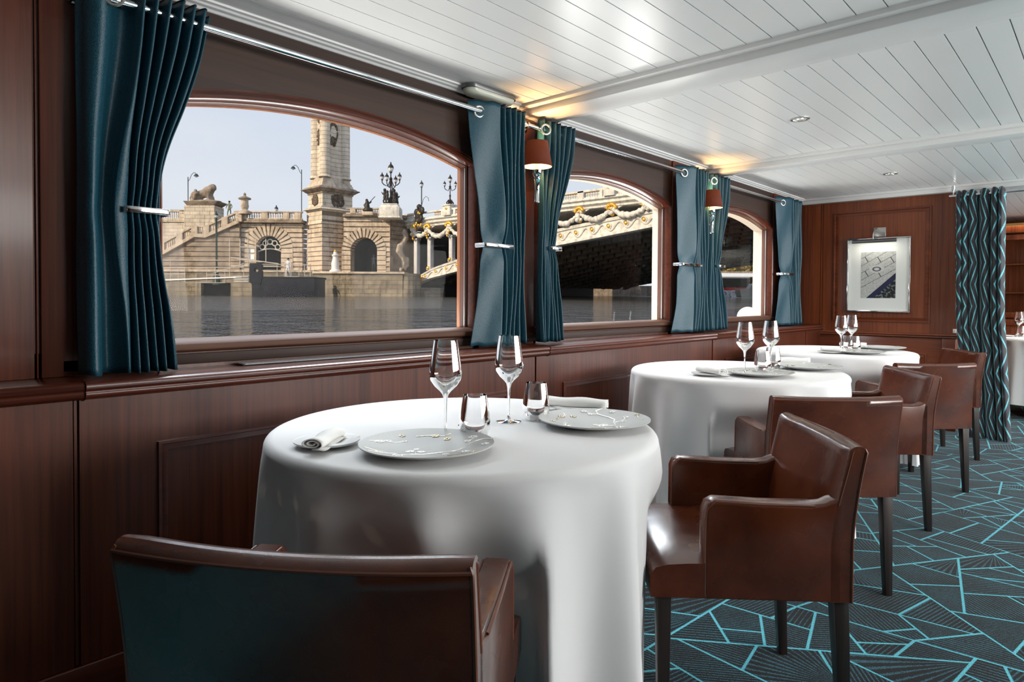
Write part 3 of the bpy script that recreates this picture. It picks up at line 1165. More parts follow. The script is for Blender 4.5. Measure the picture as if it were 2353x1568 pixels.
wg0 = wine_glass()
GL = [((-1.258, 1.120), 'wine glass just behind the nearest charger plate'), ((-1.290, 1.395), 'wine glass beside the right tumbler on the first table'),
      ((-1.299, 3.081), 'left wine glass on the middle table'), ((-1.295, 3.393), 'right wine glass on the middle table'),
      ((-1.398, 4.957), 'left wine glass on the farthest table'), ((-1.400, 5.222), 'right wine glass on the farthest table')]
for i, (p, lab) in enumerate(GL):
    lab = 'tall clear stemmed ' + lab
    if i == 0:
        o = wg0; o.location = (*p, TZ + .0005); o['label'] = lab; o['group'] = 'stemmed wine glasses'
    else:
        dup(wg0, (*p, TZ + .0005), 0, lab)
tu0 = tumbler().build('water_tumbler', MT['crystal'], None, ang=60)
TU = [((-1.208, 1.177), 'stemless tumbler behind the nearest charger plate'), ((-1.256, 1.477), 'stemless tumbler in front of the napkin roll on the first table'),
      ((-1.256, 3.195), 'stemless tumbler at the front of the middle table'), ((-1.300, 3.440), 'stemless tumbler behind the right wine glass on the middle table'),
      ((-1.385, 5.06), 'left stemless tumbler on the farthest table'), ((-1.319, 4.985), 'right stemless tumbler on the farthest table')]
for i, (p, lab) in enumerate(TU):
    o = tu0 if i == 0 else link(tu0.copy())
    o.location = (*p, TZ + .0005)
    tag(o, 'clear ' + lab, 'glass', 'water tumblers')

# ------------------------------------------------------------------ curtains and rods
RX, RZ = -2.19, 2.008


def curtain_mesh(yf, lead, tie_z, z0, z1, nf, amp, wide=.42, seed=0, NU=150, NV=56, tie_from=.3, tie_fix=None, near=False):
    """yf fixed (pier side) edge, lead(z) free edge; folds packed on the pier side, one broad panel at the free edge"""
    rnd = random.Random(seed)
    ph = [rnd.uniform(-.25, .25) for _ in range(8)]
    P = []
    for i in range(NU + 1):
        u = i / NU
        row = []
        for j in range(NV + 1):
            z = z1 + (z0 - z1) * j / NV
            ly = interp(lead, z)
            top_lead = lead[-1][1]
            # pier-side part hangs straight, the rest is gathered towards the tie
            kt = math.exp(-((z - tie_z) / (.055 if z > tie_z else .045)) ** 2)
            kw = math.exp(-((z - tie_z) / .28) ** 2)
            un = 1 - wide
            if near:
                phase = interp([(0, -.1), (.20, .45), (.42, 1.0), (1, nf + 1.0)], u)
            elif u < un:
                phase = (nf + .25) * u / un
            else:
                phase = nf + .25
            ww = u + .03 * math.sin(2 * PI * u * 2 + ph[0])
            y = yf + (ly - yf) * u
            if tie_fix is not None and u > tie_from:
                yt = tie_fix + (interp(lead, tie_z) - tie_fix) * (u - tie_from) / (1 - tie_from)
                y = y + (yt - y) * kw * .9
            elif tie_fix is not None:
                yt = yf + (tie_fix - yf) * u / tie_from * .6
                y = y + (yt - y) * kw * .5
            s_ = math.sin(2 * PI * phase + (ph[1] + .25 * math.sin(3 * z + ph[2])) * min(1, (1 - u) / .5))
            s_ = math.copysign(abs(s_) ** .75, s_)
            a_ = amp * (1 + .15 * math.sin(7 * u + 2 * z + ph[3]))
            a_ *= (1 - .62 * kt * (1 if u > tie_from else 0)) * (1 - .25 * kw)
            if u > un and not near:
                v_ = (u - un) / wide
                x = a_ * (1 - 1.6 * v_ - .12 * math.sin(PI * v_) * math.cos(5 * z))
            else:
                x = a_ * s_
            x += .006 * math.sin(9 * z + 11 * u) * (1 - kt)
            row.append((x, y, z + .003 * math.sin(30 * u)))
        P.append(row)
    return P


def make_curtain(yf, lead, tie_z, nf, label, tie=None, wide=.42, amp=.034, seed=0, z0=.905, z1=2.052, eye=True, tie_from=.3, x0=RX, tie_fix=None, near=False):
    r = thing('window_curtain', label, 'curtain', (x0, yf, 0), 0, 'teal leather window curtains')
    P = curtain_mesh(yf, lead, tie_z, z0, z1, nf, amp, wide, seed, tie_from=tie_from, tie_fix=tie_fix, near=near)
    P = [[(x, y - yf, z) for (x, y, z) in row] for row in P]
    m_ = M(); m_.grid(P)
    b_ = m_.build('curtain_cloth', MT['teal'], r, solid=.003, ang=180)
    e = M(); e.tube([(row[0][0], row[0][1], row[0][2] + .001) for row in P], .0030, 6)
    e.build('top_hem', MT['tealedge'], b_, label='dark raw top edge')
    # polished tie band around the gathered part
    if tie:
        ya, yb = min(tie), max(tie)
        bx0, bx1 = -.030, .050
        m_ = M()
        path = []
        n_ = 9
        rr = .012
        corners = [(bx0, ya), (bx1, ya), (bx1, yb), (bx0, yb)]
        pts = []
        for k, (cx_, cy_) in enumerate(corners):
            sx = 1 if cx_ > (bx0 + bx1) / 2 else -1; sy = 1 if cy_ > (ya + yb) / 2 else -1
            for q_ in range(5):
                base_a = {(-1, -1): PI, (1, -1): 1.5 * PI, (1, 1): 0, (-1, 1): .5 * PI}[(sx, sy)]
                a_ = base_a + q_ * PI / 8
                pts.append((cx_ - sx * rr + rr * math.cos(a_), cy_ - sy * rr + rr * math.sin(a_)))
        P2 = []
        for (dx, dz) in ((0, -.009), (.0016, -.009), (.0016, .009), (0, .009)):
            row = []
            for k in range(len(pts)):
                a = Vector(pts[k - 1]); b2 = Vector(pts[(k + 1) % len(pts)])
                d_ = (b2 - a).normalized(); nn = Vector((d_.y, -d_.x))
                row.append((pts[k][0] + nn.x * dx, pts[k][1] - yf + nn.y * dx, tie_z + dz))
            P2.append(row)
        m_.grid(P2, cu=True, cv=True)
        m_.build('tie_band', MT['chrome'], r, bevel=.0006, label='polished chrome band gathering the curtain')
    if eye:
        for ey in eye:
            g_ = M()
            pts = [(0, .0245 * math.cos(t * PI / 12), .0245 * math.sin(t * PI / 12)) for t in range(24)]
            g_.tube(pts, .0052, 8, closed=True, flat=.6, up=(1, 0, 0))
            o = g_.build('eyelet', MT['steel'], r)
            o.location = (ey[0] - x0, ey[1] - yf, RZ - .006)
            o.rotation_euler = (0, 0, R(ey[2]))
    return r


make_curtain(.545, [(.9, .812), (1.1, .800), (1.30, .772), (1.388, .758), (1.50, .790), (1.7, .845), (1.9, .890), (2.05, .918)], 1.389, 6,
             'teal leather curtain gathered by a chrome band at the far left of the picture', tie=(.650, .775), wide=.20, amp=.040, seed=3,
             eye=((-2.150, .625, -20),), tie_from=.45, tie_fix=.665, z0=.90, near=True)
make_curtain(2.448, [(.9, 2.120), (1.1, 2.145), (1.28, 2.163), (1.380, 2.190), (1.48, 2.170), (1.7, 2.128), (1.9, 2.108), (2.05, 2.102)], 1.380, 5,
             'teal leather curtain left of the nearer wall lamp, ending the first window', tie=(2.152, 2.350), wide=.42, amp=.042, seed=5,
             eye=((-2.186, 2.150, -24),), tie_from=.38, tie_fix=2.345)
make_curtain(2.588, [(.9, 2.795), (1.1, 2.775), (1.28, 2.735), (1.393, 2.725), (1.48, 2.755), (1.7, 2.835), (1.9, 2.880), (2.05, 2.896)], 1.393, 6,
             'teal leather curtain behind the nearer wall lamp, at the left edge of the second window', tie=(2.640, 2.728), wide=.12, amp=.030, seed=9,
             eye=((-2.158, 2.603, -30),), tie_from=.30, tie_fix=2.655)
make_curtain(4.455, [(.9, 4.020), (1.1, 4.073), (1.28, 4.085), (1.371, 4.103), (1.48, 4.090), (1.7, 4.071), (1.9, 4.067), (2.05, 4.067)], 1.371, 5,
             'teal leather curtain left of the farther wall lamp, ending the second window', tie=(4.045, 4.335), wide=.42, amp=.042, seed=15,
             eye=((-2.176, 4.120, -24),), tie_from=.38, tie_fix=4.33)
make_curtain(4.520, [(.9, 4.850), (1.1, 4.820), (1.28, 4.735), (1.380, 4.705), (1.48, 4.745), (1.7, 4.810), (1.9, 4.845), (2.05, 4.856)], 1.380, 5,
             'teal leather curtain behind the farther wall lamp, at the left edge of the third window', tie=(4.610, 4.712), wide=.12, amp=.030, seed=21,
             eye=((-2.158, 4.540, -30),), tie_from=.30, tie_fix=4.62)
make_curtain(6.38, [(.9, 5.885), (1.1, 5.905), (1.28, 5.920), (1.364, 5.985), (1.48, 5.915), (1.7, 5.880), (1.9, 5.872), (2.05, 5.872)], 1.364, 5,
             'teal leather curtain in the far corner beside the bulkhead, right of the third window', tie=(5.918, 6.160), wide=.42, amp=.042, seed=27,
             eye=((-2.176, 5.955, -24),), tie_from=.34, tie_fix=6.15)

for k, (a, b_, lab) in enumerate(((.50, 2.46, 'chrome curtain rod across the first window'), (2.50, 4.42, 'chrome curtain rod across the second window'), (4.46, 6.36, 'chrome curtain rod across the third window'))):
    r = thing('curtain_rod', lab, 'curtain rod', (RX, a, RZ), 0, 'chrome rods over the windows')
    t_ = M(); t_.tube([(0, 0, 0), (0, b_ - a, 0)], .0125, 16); t_.build('rod', MT['chrome'], r, ang=50)
    for (yy, s_) in ((0, -1), (b_ - a, 1)):
        t_ = M(); t_.tube([(0, yy, 0), (0, yy + s_ * .012, 0), (0, yy + s_ * .013, 0), (0, yy + s_ * .022, 0)], .016, 16, rads=[.0165, .0165, .011, .009])
        t_.build('finial', MT['chrome'], r, ang=50)
        t_ = M(); t_.tube([(0, yy - s_ * .05, 0), (-.075, yy - s_ * .05, 0)], .006, 10); t_.tube([(-.068, yy - s_ * .05, 0), (-.078, yy - s_ * .05, 0)], .02, 16)
        t_.build('bracket', MT['chrome'], r, ang=50)

# ------------------------------------------------------------------ wall lamps
def sconce(y, lab):
    r = thing('wall_lamp', lab, 'wall lamp', (WX + .012, y, 1.68), 0, 'shaded wall lamps on the window piers')
    dx = .128
    pl = M()
    pl.tube([(0, 0, 0), (.006, 0, 0), (.012, 0, 0), (.016, 0, 0)], .04, 28, rads=[.042, .042, .030, .012])
    pl.build('wall_plate', MT['chrome'], r, ang=50)
    a = M(); a.tube([(.01, 0, 0), (dx, 0, 0)], .0045, 12); a.ball((dx, 0, 0), .011); a.build('arm', MT['brass'], r)
    s_ = M()
    s_.lathe([(0, -.072), (.007, -.071), (.014, -.066), (.014, -.060), (.0115, -.056), (.0130, .045), (.017, .050), (.017, .056), (.013, .060), (.022, .070), (.023, .098), (.014, .106), (0, .106)], (dx, 0, 0), seg=20)
    s_.build('stem', MT['chrome'], r, ang=40)
    c_ = M(); c_.lathe([(0, .100), (.0125, .100), (.0125, .145), (0, .148)], (dx, 0, 0), 16); c_.build('candle_sleeve', MT['shadein'], r)
    bl = M(); bl.ball((dx, 0, .172), .017, (1, 1, 1.5)); bl.build('bulb', MT['glow'], r)
    sh = M(); sh.lathe([(.0745, .114), (.0530, .240)], (dx, 0, 0), 40)
    so = sh.build('lamp_shade', MT['shade'], r, solid=.0012)
    ln = M(); ln.lathe([(.0735, .1145), (.0520, .2395)], (dx, 0, 0), 40); ln.build('shade_lining', MT['shadein'], so, label='glowing cream inside of the shade')
    L_ = light('lamp_bulb_light', 'POINT', (dx, 0, .185), 15.0, (1.0, .60, .26), shadow_soft_size=.02)
    L_.parent = r
    return r


sconce(2.515, 'brown shaded wall lamp on a chrome stem, lit, between the first and second windows')
sconce(4.47, 'brown shaded wall lamp on a chrome stem, lit, between the second and third windows')

# ------------------------------------------------------------------ small fittings
r = thing('vent_grille', 'long black vent grille set in the ledge under the first window', 'vent', (-2.235, 1.50, .893))
g_ = M(); g_.box(-.035, .035, -.47, .47, 0, .003); g_.build('frame', MT['black'], r, bevel=.001)
g_ = M()
for k in range(9): g_.box(-.030 + k * .007, -.027 + k * .007, -.46, .46, .003, .005)
g_.build('slats', MT['lampmetal'], r, smooth=False)

r = thing('bulkhead_light', 'unlit oval ceiling bulkhead light above the curtain at the end of the first window', 'light', (-2.21, 2.24, 2.108))
def oval(rx, ry, n=36):
    pts = []
    for i in range(n):
        a = 2 * PI * i / n
        x = rx * math.cos(a); y = rx * math.sin(a) + (ry - rx if math.sin(a) > 0 else -(ry - rx))
        pts.append((x, y))
    return pts
m_ = M(); P = []
for (k, z) in ((1.0, .012), (1.0, -.004), (.97, -.006), (.95, -.006)):
    P.append([(x * k, y * k, z) for (x, y) in oval(.045, .165)])
m_.grid(P, cv=True); m_.build('base_ring', MT['lampmetal'], r, ang=40)
m_ = M(); P = []
for (k, z) in ((.95, -.006), (.93, -.018), (.86, -.027), (.6, -.031), (.02, -.032)):
    P.append([(x * k, y * k, z) for (x, y) in oval(.045, .165)])
m_.grid(P, cv=True); m_.build('diffuser', MT['diffuser'], r, ang=60)

def downlight(x, y, lab):
    r = thing('downlight', lab, 'downlight', (x, y, CZ), 0, 'recessed ceiling spotlights')
    m_ = M(); m_.lathe([(.050, .010), (.050, -.003), (.046, -.006), (.038, -.004), (.034, .004), (.034, .010)], seg=36); m_.build('trim_ring', MT['steel'], r)
    m_ = M(); m_.lathe([(.034, .004), (.026, .0085), (0, .0085)], seg=30); m_.build('reflector', MT['chrome'], r)
    m_ = M()
    for dx in (-.011, .011): m_.ball((dx, 0, .004), .010, (1, 1, .5))
    m_.build('lamp_lens', MT['spotglow'], r)
    L_ = light('spot_beam', 'SPOT', (0, 0, -.012), (60 if y > 7 else 26 if y > 2 else 10), (1, .92, .80), spot_size=R(125), spot_blend=.9, shadow_soft_size=.03)
    L_.parent = r
    return r


downlight(-1.275, 3.72, 'recessed round ceiling spotlight, lit, nearer of the two, between the two ceiling beams')
for (x_, y_, l_) in ((-1.26, 1.62, 'above the first table, outside the picture'), (1.3, 1.6, 'nearest the camera on the starboard side, outside the picture'), (1.3, 3.7, 'amidships on the starboard side, outside the picture'), (1.3, 5.8, 'farthest on the starboard side, outside the picture')):
    downlight(x_, y_, 'recessed round spotlight ' + l_)
downlight(-.85, 7.75, 'added unseen spotlight brightening the table beyond the doorway, behind the ceiling beam')  # lamp added to brighten the far tablecloth
downlight(-1.290, 5.78, 'recessed round ceiling spotlight, lit, farther of the two, close to the end wall')

# framed picture on the bulkhead
pw, ph_ = .264, .344
r = thing('framed_picture', 'square white framed black and white photograph of a boat deck with a dark blue corner', 'picture', (-1.600, YB - .002, 1.368))
m_ = M()
for (a, b_, c_, d_) in ((-pw, pw, ph_ - .012, ph_), (-pw, pw, -ph_, -ph_ + .012), (-pw, -pw + .012, -ph_ + .012, ph_ - .012), (pw - .012, pw, -ph_ + .012, ph_ - .012)):
    m_.box(a, b_, -.042, -.001, c_, d_)
m_.build('chrome_frame', MT['chrome'], r, bevel=.0012)
m_ = M(); m_.box(-pw + .012, pw - .012, -.022, -.004, -ph_ + .012, ph_ - .012); m_.build('white_mount', MT['offwhite'], r, smooth=False)
mp_ = mat('deck_photograph', rough=.35)
q = N(mp_)
t = q.n('ShaderNodeTexCoord'); s3 = q.n('ShaderNodeSeparateXYZ'); q.l(t.outputs['Object'], s3.inputs[0])
X_, Z_ = s3.outputs[0], s3.outputs[2]
al_ = q.math('ADD', q.math('MULTIPLY', X_, -.50), q.math('MULTIPLY', Z_, .87))     # across the planks
al2 = q.math('ADD', q.math('MULTIPLY', X_, .87), q.math('MULTIPLY', Z_, .50))
ln_ = q.math('LESS_THAN', q.math('FRACT', q.math('MULTIPLY', q.math('ADD', al_, .5), 17)), .06)
br_ = q.math('LESS_THAN', q.math('FRACT', q.math('ADD', q.math('MULTIPLY', al2, 4), q.math('MULTIPLY', q.math('FLOOR', q.math('MULTIPLY', q.math('ADD', al_, .5), 17)), .37))), .03)
lines = q.math('MULTIPLY', q.math('MAXIMUM', ln_, br_), q.math('GREATER_THAN', al_, -.035))
grey = q.ramp(q.noise(q.coord((20, 1, 20)), 3, 5), [(.3, (.42, .41, .40)), (.7, (.62, .61, .60))])
deck = q.mix(lines, grey, (.07, .07, .08))
# fitting
rr = q.math('ADD', q.math('POWER', q.math('MULTIPLY', q.math('ADD', X_, .012), 26), 2), q.math('POWER', q.math('MULTIPLY', q.math('SUBTRACT', Z_, .055), 46), 2))
ringm = q.math('MULTIPLY', q.math('LESS_THAN', rr, 1), q.math('GREATER_THAN', rr, .35))
plate_ = q.math('LESS_THAN', rr, 2.8)
deck = q.mix(plate_, deck, (.60, .59, .58)); deck = q.mix(ringm, deck, (.10, .10, .13))
diag = q.math('ADD', q.math('MULTIPLY', X_, -.68), q.math('MULTIPLY', Z_, .73))
deck = q.mix(q.math('LESS_THAN', diag, -.088), deck, (.012, .012, .06))
deck = q.mix(q.math('LESS_THAN', diag, -.130), deck, q.ramp(q.noise(q.coord(), 45, 3), [(.52, (.006, .007, .012)), (.62, (.2, .22, .24))]))
q.base(deck)
m_ = M(); m_.box(-.148, .148, -.0235, -.0215, -.215, .215)
o = m_.build('photograph', mp_, r, smooth=False, label='black and white deck photograph with a navy corner')
o.scale = (.98, 1, 1)
m_ = M(); m_.box(-pw + .012, pw - .012, -.036, -.034, -ph_ + .012, ph_ - .012); m_.build('cover_glass', MT['glass'], r, smooth=False)

r = thing('picture_lamp', 'satin steel picture light fixed above the framed photograph', 'picture lamp', (-1.595, YB - .001, 1.765))
m_ = M(); m_.box(-.050, .050, -.012, 0, -.045, .045); m_.build('wall_plate', MT['steel'], r, bevel=.002)
m_ = M(); m_.tube([(-.01, -.012, .02), (-.012, -.06, .03), (-.020, -.115, .015), (-.026, -.135, -.03), (-.026, -.135, -.075)], .0055, 10); m_.build('arm', MT['steel'], r)
m_ = M(); m_.tube([(-.20, -.135, -.088), (.165, -.135, -.088)], .0165, 20); m_.build('lamp_bar', MT['lampmetal'], r, ang=50)
L_ = light('picture_light', 'AREA', (-.02, -.125, -.107), .5, (1, .93, .82), shape='RECTANGLE', size=.32, size_y=.02); L_.parent = r; aim(L_, (0, .35, -1))

# light switch plate at the doorway
o = M().box(-.012, .012, -.010, 0, -.018, .018).build('socket_plate', MT['offwhite'], bevel=.002)
o.location = (-1.0, YB - .046, .85); o.location = (-.998, YB - .012, .868)
tag(o, 'small white plate on the end wall just above the rail beside the patterned curtain', 'wall plate')

# patterned drape in the doorway
r = thing('door_curtain', 'floor length black and turquoise zigzag patterned curtain hanging in the doorway', 'curtain', (-.80, 6.62, 0))
NU, NV = 200, 60
P = []; UV = []
for i in range(NU + 1):
    u = i / NU
    row = []; uvr = []
    for j in range(NV + 1):
        v_ = j / NV
        z = 2.06 + (.004 - 2.06) * v_
        xl = interp([(0, -.190), (.5, -.175), (.8, -.120), (1.0, -.085)], v_)
        xr = interp([(0, .155), (.5, .165), (1.0, .225)], v_)
        ph = 2 * PI * (6.5 * u + .45 * math.sin(6 * u)) + .35 * math.sin(3 * z + 4 * u)
        a_ = .040 * (1 - .15 * v_) * (1.25 - .5 * math.sin(4 * u + .5))
        y = a_ * math.sin(ph) - .06 * v_ ** 1.5
        x = xl + (xr - xl) * u + .010 * math.cos(ph)
        dz = -.035 * (math.sin(ph) * .5 + .5) * (1 - v_) ** 8
        row.append((x, y, z + dz)); uvr.append((u * 1.9, (1 - v_) * 2.05))
    P.append(row); UV.append(uvr)
m_ = M(); m_.grid(P, uv=UV); m_.build('curtain_cloth', MT['drape'], r, solid=.003, ang=180)
r = thing('curtain_rod', 'chrome rod carrying the patterned doorway curtain', 'curtain rod', (-1.0, 6.62, 2.02))
m_ = M(); m_.tube([(-.03, 0, 0), (1.6, 0, 0)], .011, 14); m_.build('rod', MT['chrome'], r, ang=50)
for xx in (.0, .9):
    m_ = M(); m_.tube([(xx, 0, 0), (xx, 0, .09)], .006, 10); m_.tube([(xx, 0, .05), (xx, 0, .085)], .014, 12); m_.build('bracket', MT['chrome'], r, ang=50)

# ------------------------------------------------------------------ far saloon: cabinet, table
r = thing('display_cabinet', 'dark mahogany cabinet with glazed upper doors in the room beyond the doorway', 'cabinet', (-.75, 9.75, 0))
m_ = M()
m_.box(-1.0, 1.6, -.25, .2, 0, .85); m_.box(-1.0, 1.6, -.28, .2, .85, .92)
m_.box(-1.0, 1.6, -.02, .2, .92, 1.92)
m_.box(-1.0, 1.6, -.30, -.02, 1.92, 2.0)
m_.box(-1.0, -.96, -.25, 0, .92, 1.92); m_.box(1.56, 1.6, -.25, 0, .92, 1.92)
for zz in (1.22, 1.55): m_.box(-.96, 1.56, -.23, 0, zz, zz + .015)
m_.build('cabinet_body', MT['mahog_back'], r, bevel=.002)
for k in range(7):
    xa = -.95 + k * .36
    d = M()
    d.box(xa, xa + .055, -.275, -.25, .94, 1.90); d.box(xa + .295, xa + .35, -.275, -.25, .94, 1.90)
    d.box(xa + .055, xa + .295, -.275, -.25, .94, 1.0); d.box(xa + .055, xa + .295, -.275, -.25, 1.84, 1.90)
    do = d.build('cabinet_door', MT['mahog_back'], r, bevel=.003)
    gl_ = M(); gl_.box(xa + .055, xa + .295, -.265, -.262, 1.0, 1.84); gl_.build('door_glass', MT['glass'], do, smooth=False)
    kn = M(); kx = xa + (.33 if k % 2 == 0 else .02); kn.ball((kx, -.288, 1.13), .013); kn.build('knob', MT['chrome'], do)
    lo = M(); lo.box(xa, xa + .35, -.272, -.25, .06, .82); lo.box(xa + .05, xa + .30, -.280, -.272, .12, .76); lo.build('lower_door', MT['mahog_back'], r, bevel=.004)
m_ = M(); m_.box(-.98, 1.58, -.29, -.285, 2.0, 2.03); m_.build('cornice_strip', MT['brass'], r, smooth=False)
light('cabinet_strip_light', 'AREA', (-.2, 9.4, 2.09), 9, (1, .72, .38), shape='RECTANGLE', size=2.0, size_y=.06)
light('far_room_fill', 'AREA', (2.5, 8.9, 1.45), 60, (.95, .97, 1.0), shape='RECTANGLE', size=1.6, size_y=.9, rotation=None) if False else None
a = light('far_room_fill', 'AREA', (2.5, 7.8, 1.45), 130, (.95, .97, 1.0), shape='RECTANGLE', size=1.4, size_y=.9); aim(a, (-1, 0, 0))  # added lamp at the windowless side wall, brightens the far room

cx, cy, r_ = -.32, 8.30, .53
t = thing('dining_table', 'dark pedestal table under the white cloth in the room beyond', 'table', (cx, cy, 0))
m_ = M(); m_.lathe([(0, .74), (r_ - .02, .74), (r_ - .02, .764), (0, .764)], seg=48); m_.build('tabletop', MT['legwood'], t)
m_ = M(); m_.lathe([(0, .03), (.05, .03), (.05, .74), (0, .74)], seg=20); m_.build('pedestal', MT['black'], t)
m_ = M(); m_.box(-.28, .28, -.28, .28, 0, .05); m_.build('base_plate', MT['black'], t)
m_ = cloth(cx, cy, r_, 77, [], hem=.13)
o = m_.build('tablecloth', MT['linen'], None, ang=180); o.location = (cx, cy, 0)
tag(o, 'white linen tablecloth in the room beyond the doorway, at the right edge', 'tablecloth', 'white round tablecloths')
for i, (p, lab) in enumerate((((-.690, 8.42), 'left'), ((-.645, 8.56), 'right'), ((-.600, 8.50), 'third'))):
    if i < 3:
        dup(wg0, (*p, TZ + .0005), 0, 'clear stemmed wine glass on the table beyond the doorway, %s of its group' % ('leftmost' if i == 0 else 'middle' if i == 1 else 'rightmost'))
o = link(tu0.copy()); o.location = (-.665, 8.30, TZ + .0005); o['label'] = 'clear stemless tumbler on the table beyond the doorway'
dup(sp0, (-.78, 8.32, TZ + .0005), 0, 'white side plate on the table beyond the doorway')

# ==================================================================== outside: river, quay, pylon and bridge
R0h = Vector((math.cos(YAW), math.sin(YAW), 0)); F0h = Vector((-math.sin(YAW), math.cos(YAW), 0))


def EP(u, v, D):
    """world point seen in direction (u, v) of the survey photograph at forward distance D"""
    d = Fv + Rv * (u - 1176.5) / 1500 - Uv * (v - 784 + 68.6) / 1500
    return EYE + d * (D / d.dot(F0h))


def eth(name, label, cat, u, v, D, group=None, kind=None, rz=YAW):
    p = EP(u, v, D)
    return thing(name, label, cat, p, rz, group, kind)


def stone_mat(name, dark, lite, sc_=1.6, blocks=False):
    m = mat(name, rough=.9, spec=.2)
    q = N(m)
    co = q.coord()
    a = q.noise(co, sc_, 6, .65, .3)
    st = q.noise(q.coord((1.2, 1.2, .18)), 2.2, 4, .6)
    base = q.ramp(a, [(.30, dark), (.62, lite)])
    base = q.mix(q.ramp(st, [(.50, (0, 0, 0)), (.72, (.55, .55, .55))]), base, tuple(c * .45 for c in dark))
    if blocks:
        br = q.n('ShaderNodeTexBrick'); br.inputs['Scale'].default_value = 1; br.inputs['Mortar Size'].default_value = .02
        br.inputs['Brick Width'].default_value = 1.1; br.inputs['Row Height'].default_value = .42
        br.inputs['Color1'].default_value = (1, 1, 1, 1); br.inputs['Color2'].default_value = (.82, .82, .82, 1); br.inputs['Mortar'].default_value = (.35, .33, .3, 1)
        cx_ = q.n('ShaderNodeCombineXYZ'); sp = q.n('ShaderNodeSeparateXYZ'); q.l(co, sp.inputs[0]); q.l(sp.outputs[0], cx_.inputs[0]); q.l(sp.outputs[2], cx_.inputs[1])
        q.l(cx_.outputs[0], br.inputs['Vector'])
        x = q.n('ShaderNodeMix', data_type='RGBA', blend_type='MULTIPLY'); x.inputs[0].default_value = 1
        q.l(base, x.inputs[6]); q.l(br.outputs[0], x.inputs[7]); base = x.outputs[2]
    q.base(base)
    q.bump(q.noise(co, 9, 5), .5, .05)
    return m


ST = stone_mat('weathered_limestone', (.36, .29, .22), (.66, .56, .44))
STC = stone_mat('clean_limestone', (.56, .48, .38), (.76, .67, .54), 1.0, True)
STD = stone_mat('dark_limestone', (.17, .135, .10), (.38, .31, .24))  # darker tone of the limestone
STK = stone_mat('dark_brown_carving', (.060, .046, .034), (.20, .155, .115), 4)  # darkest brown tone, for the pylon carvings
STQ = stone_mat('river_stained_quay_stone', (.16, .135, .10), (.40, .34, .25), 1.2, True)
IRONW = stone_mat('white_painted_ironwork', (.50, .48, .43), (.78, .76, .70), 2.5)
IRONW2 = stone_mat('grey_white_column_paint', (.42, .42, .43), (.60, .60, .61), 2)
GOLD = mat('gilded_ornament', (.80, .45, .07), .38, .6)
BRONZE = mat('dark_bronze', (.028, .022, .018), .5, .3)
GREENM = mat('green_lamp_post_paint', (.03, .05, .045), .5)
LAMPG = mat('lantern_glass', (.75, .76, .78), .15)
HULL = mat('navy_barge_paint', (.007, .009, .017), .7, spec=.15)
RAILM = mat('galvanised_rail', (.50, .45, .38), .45, .4)
WHITEP = mat('white_cast_iron', (.78, .78, .76), .5)
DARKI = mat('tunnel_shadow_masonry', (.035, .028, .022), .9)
SOFF = stone_mat('brown_grey_steel_arch', (.10, .085, .07), (.19, .16, .135), 1)  # brown-grey tone of the arch steel

# water, seen from a slightly listing boat
m = mat('river_water', (.010, .012, .008), .04, spec=.6, ior=1.33)
q = N(m)
n1 = q.noise(q.coord((1.0, 1.0, 1.0)), .9, 5, .62, .4)
n2 = q.noise(q.coord((1.0, 1.0, 1.0)), 5.5, 4, .6, .3)
q.bump(q.math('ADD', n1, q.math('MULTIPLY', n2, .22)), .85, .30)
wt = M()
TL = .0103
def wz(x, y):
    return .62 + TL * (Vector((x, y, 0)).dot(F0h))
cs = [(-2.62, -30), (-2.62, 140), (-140, 140), (-140, -30)]
wt.add([(x, y, wz(x, y)) for x, y in cs], [(0, 1, 2, 3)])
o = wt.build('river_water', m, None, smooth=False)
o['kind'] = 'structure'; o['label'] = 'rippled dark river water outside the windows'

# own boat side below the windows
o = M().box(-2.62, -2.42, -3, 12, -.4, .93).build('wall_hull', MT['offwhite'], None, smooth=False); struct(o)

D0 = 66.0
S = D0 / 1500.0


def K(u, v, u0, v0, s_=S):
    return ((u - u0) * s_, (v0 - v) * s_)


def wedge_ring(mb, cx, cz, r0, r1, y0, y1, n, a0=0, a1=PI, rz0=None, rz1=None, gap=.012, top=None):
    for i in range(n):
        t0 = a0 + (a1 - a0) * i / n + gap; t1 = a0 + (a1 - a0) * (i + 1) / n - gap
        pts = []
        m_ = 3
        for k in range(m_ + 1):
            t = t0 + (t1 - t0) * k / m_
            pts.append((cx + r0 * math.cos(t), cz + r0 * math.sin(t)))
        for k in range(m_, -1, -1):
            t = t0 + (t1 - t0) * k / m_
            rr = r1
            x = cx + rr * math.cos(t); z = cz + rr * math.sin(t)
            if top is not None and z > top: z = top
            pts.append((x, z))
        mb.prism(pts, 'y', y0, y1)


def courses(mb, xa, xb, z0, z1, y0, y1, h, hole=None, left=None, gap=.13):
    """stacked stone courses from z0 to z1; hole=(cx, cz, r) semicircular-headed; left(z) gives the left limit"""
    n = max(1, round((z1 - z0) / h)); h = (z1 - z0) / n
    for i in range(n):
        za = z0 + i * h + gap / 2; zb = z0 + (i + 1) * h - gap / 2
        zm = (za + zb) / 2
        l_ = xa if left is None else max(xa, left(zb))
        segs = [(l_, xb)]
        if hole:
            cx, cz, r_ = hole
            if zm < cz: hw = r_
            elif zm < cz + r_: hw = math.sqrt(max(0, r_ * r_ - (zm - cz) ** 2))
            else: hw = 0
            if hw > 0: segs = [(l_, cx - hw), (cx + hw, xb)]
        for (p, q_) in segs:
            if q_ - p > .05: mb.box(p, q_, y0, y1, za, zb)


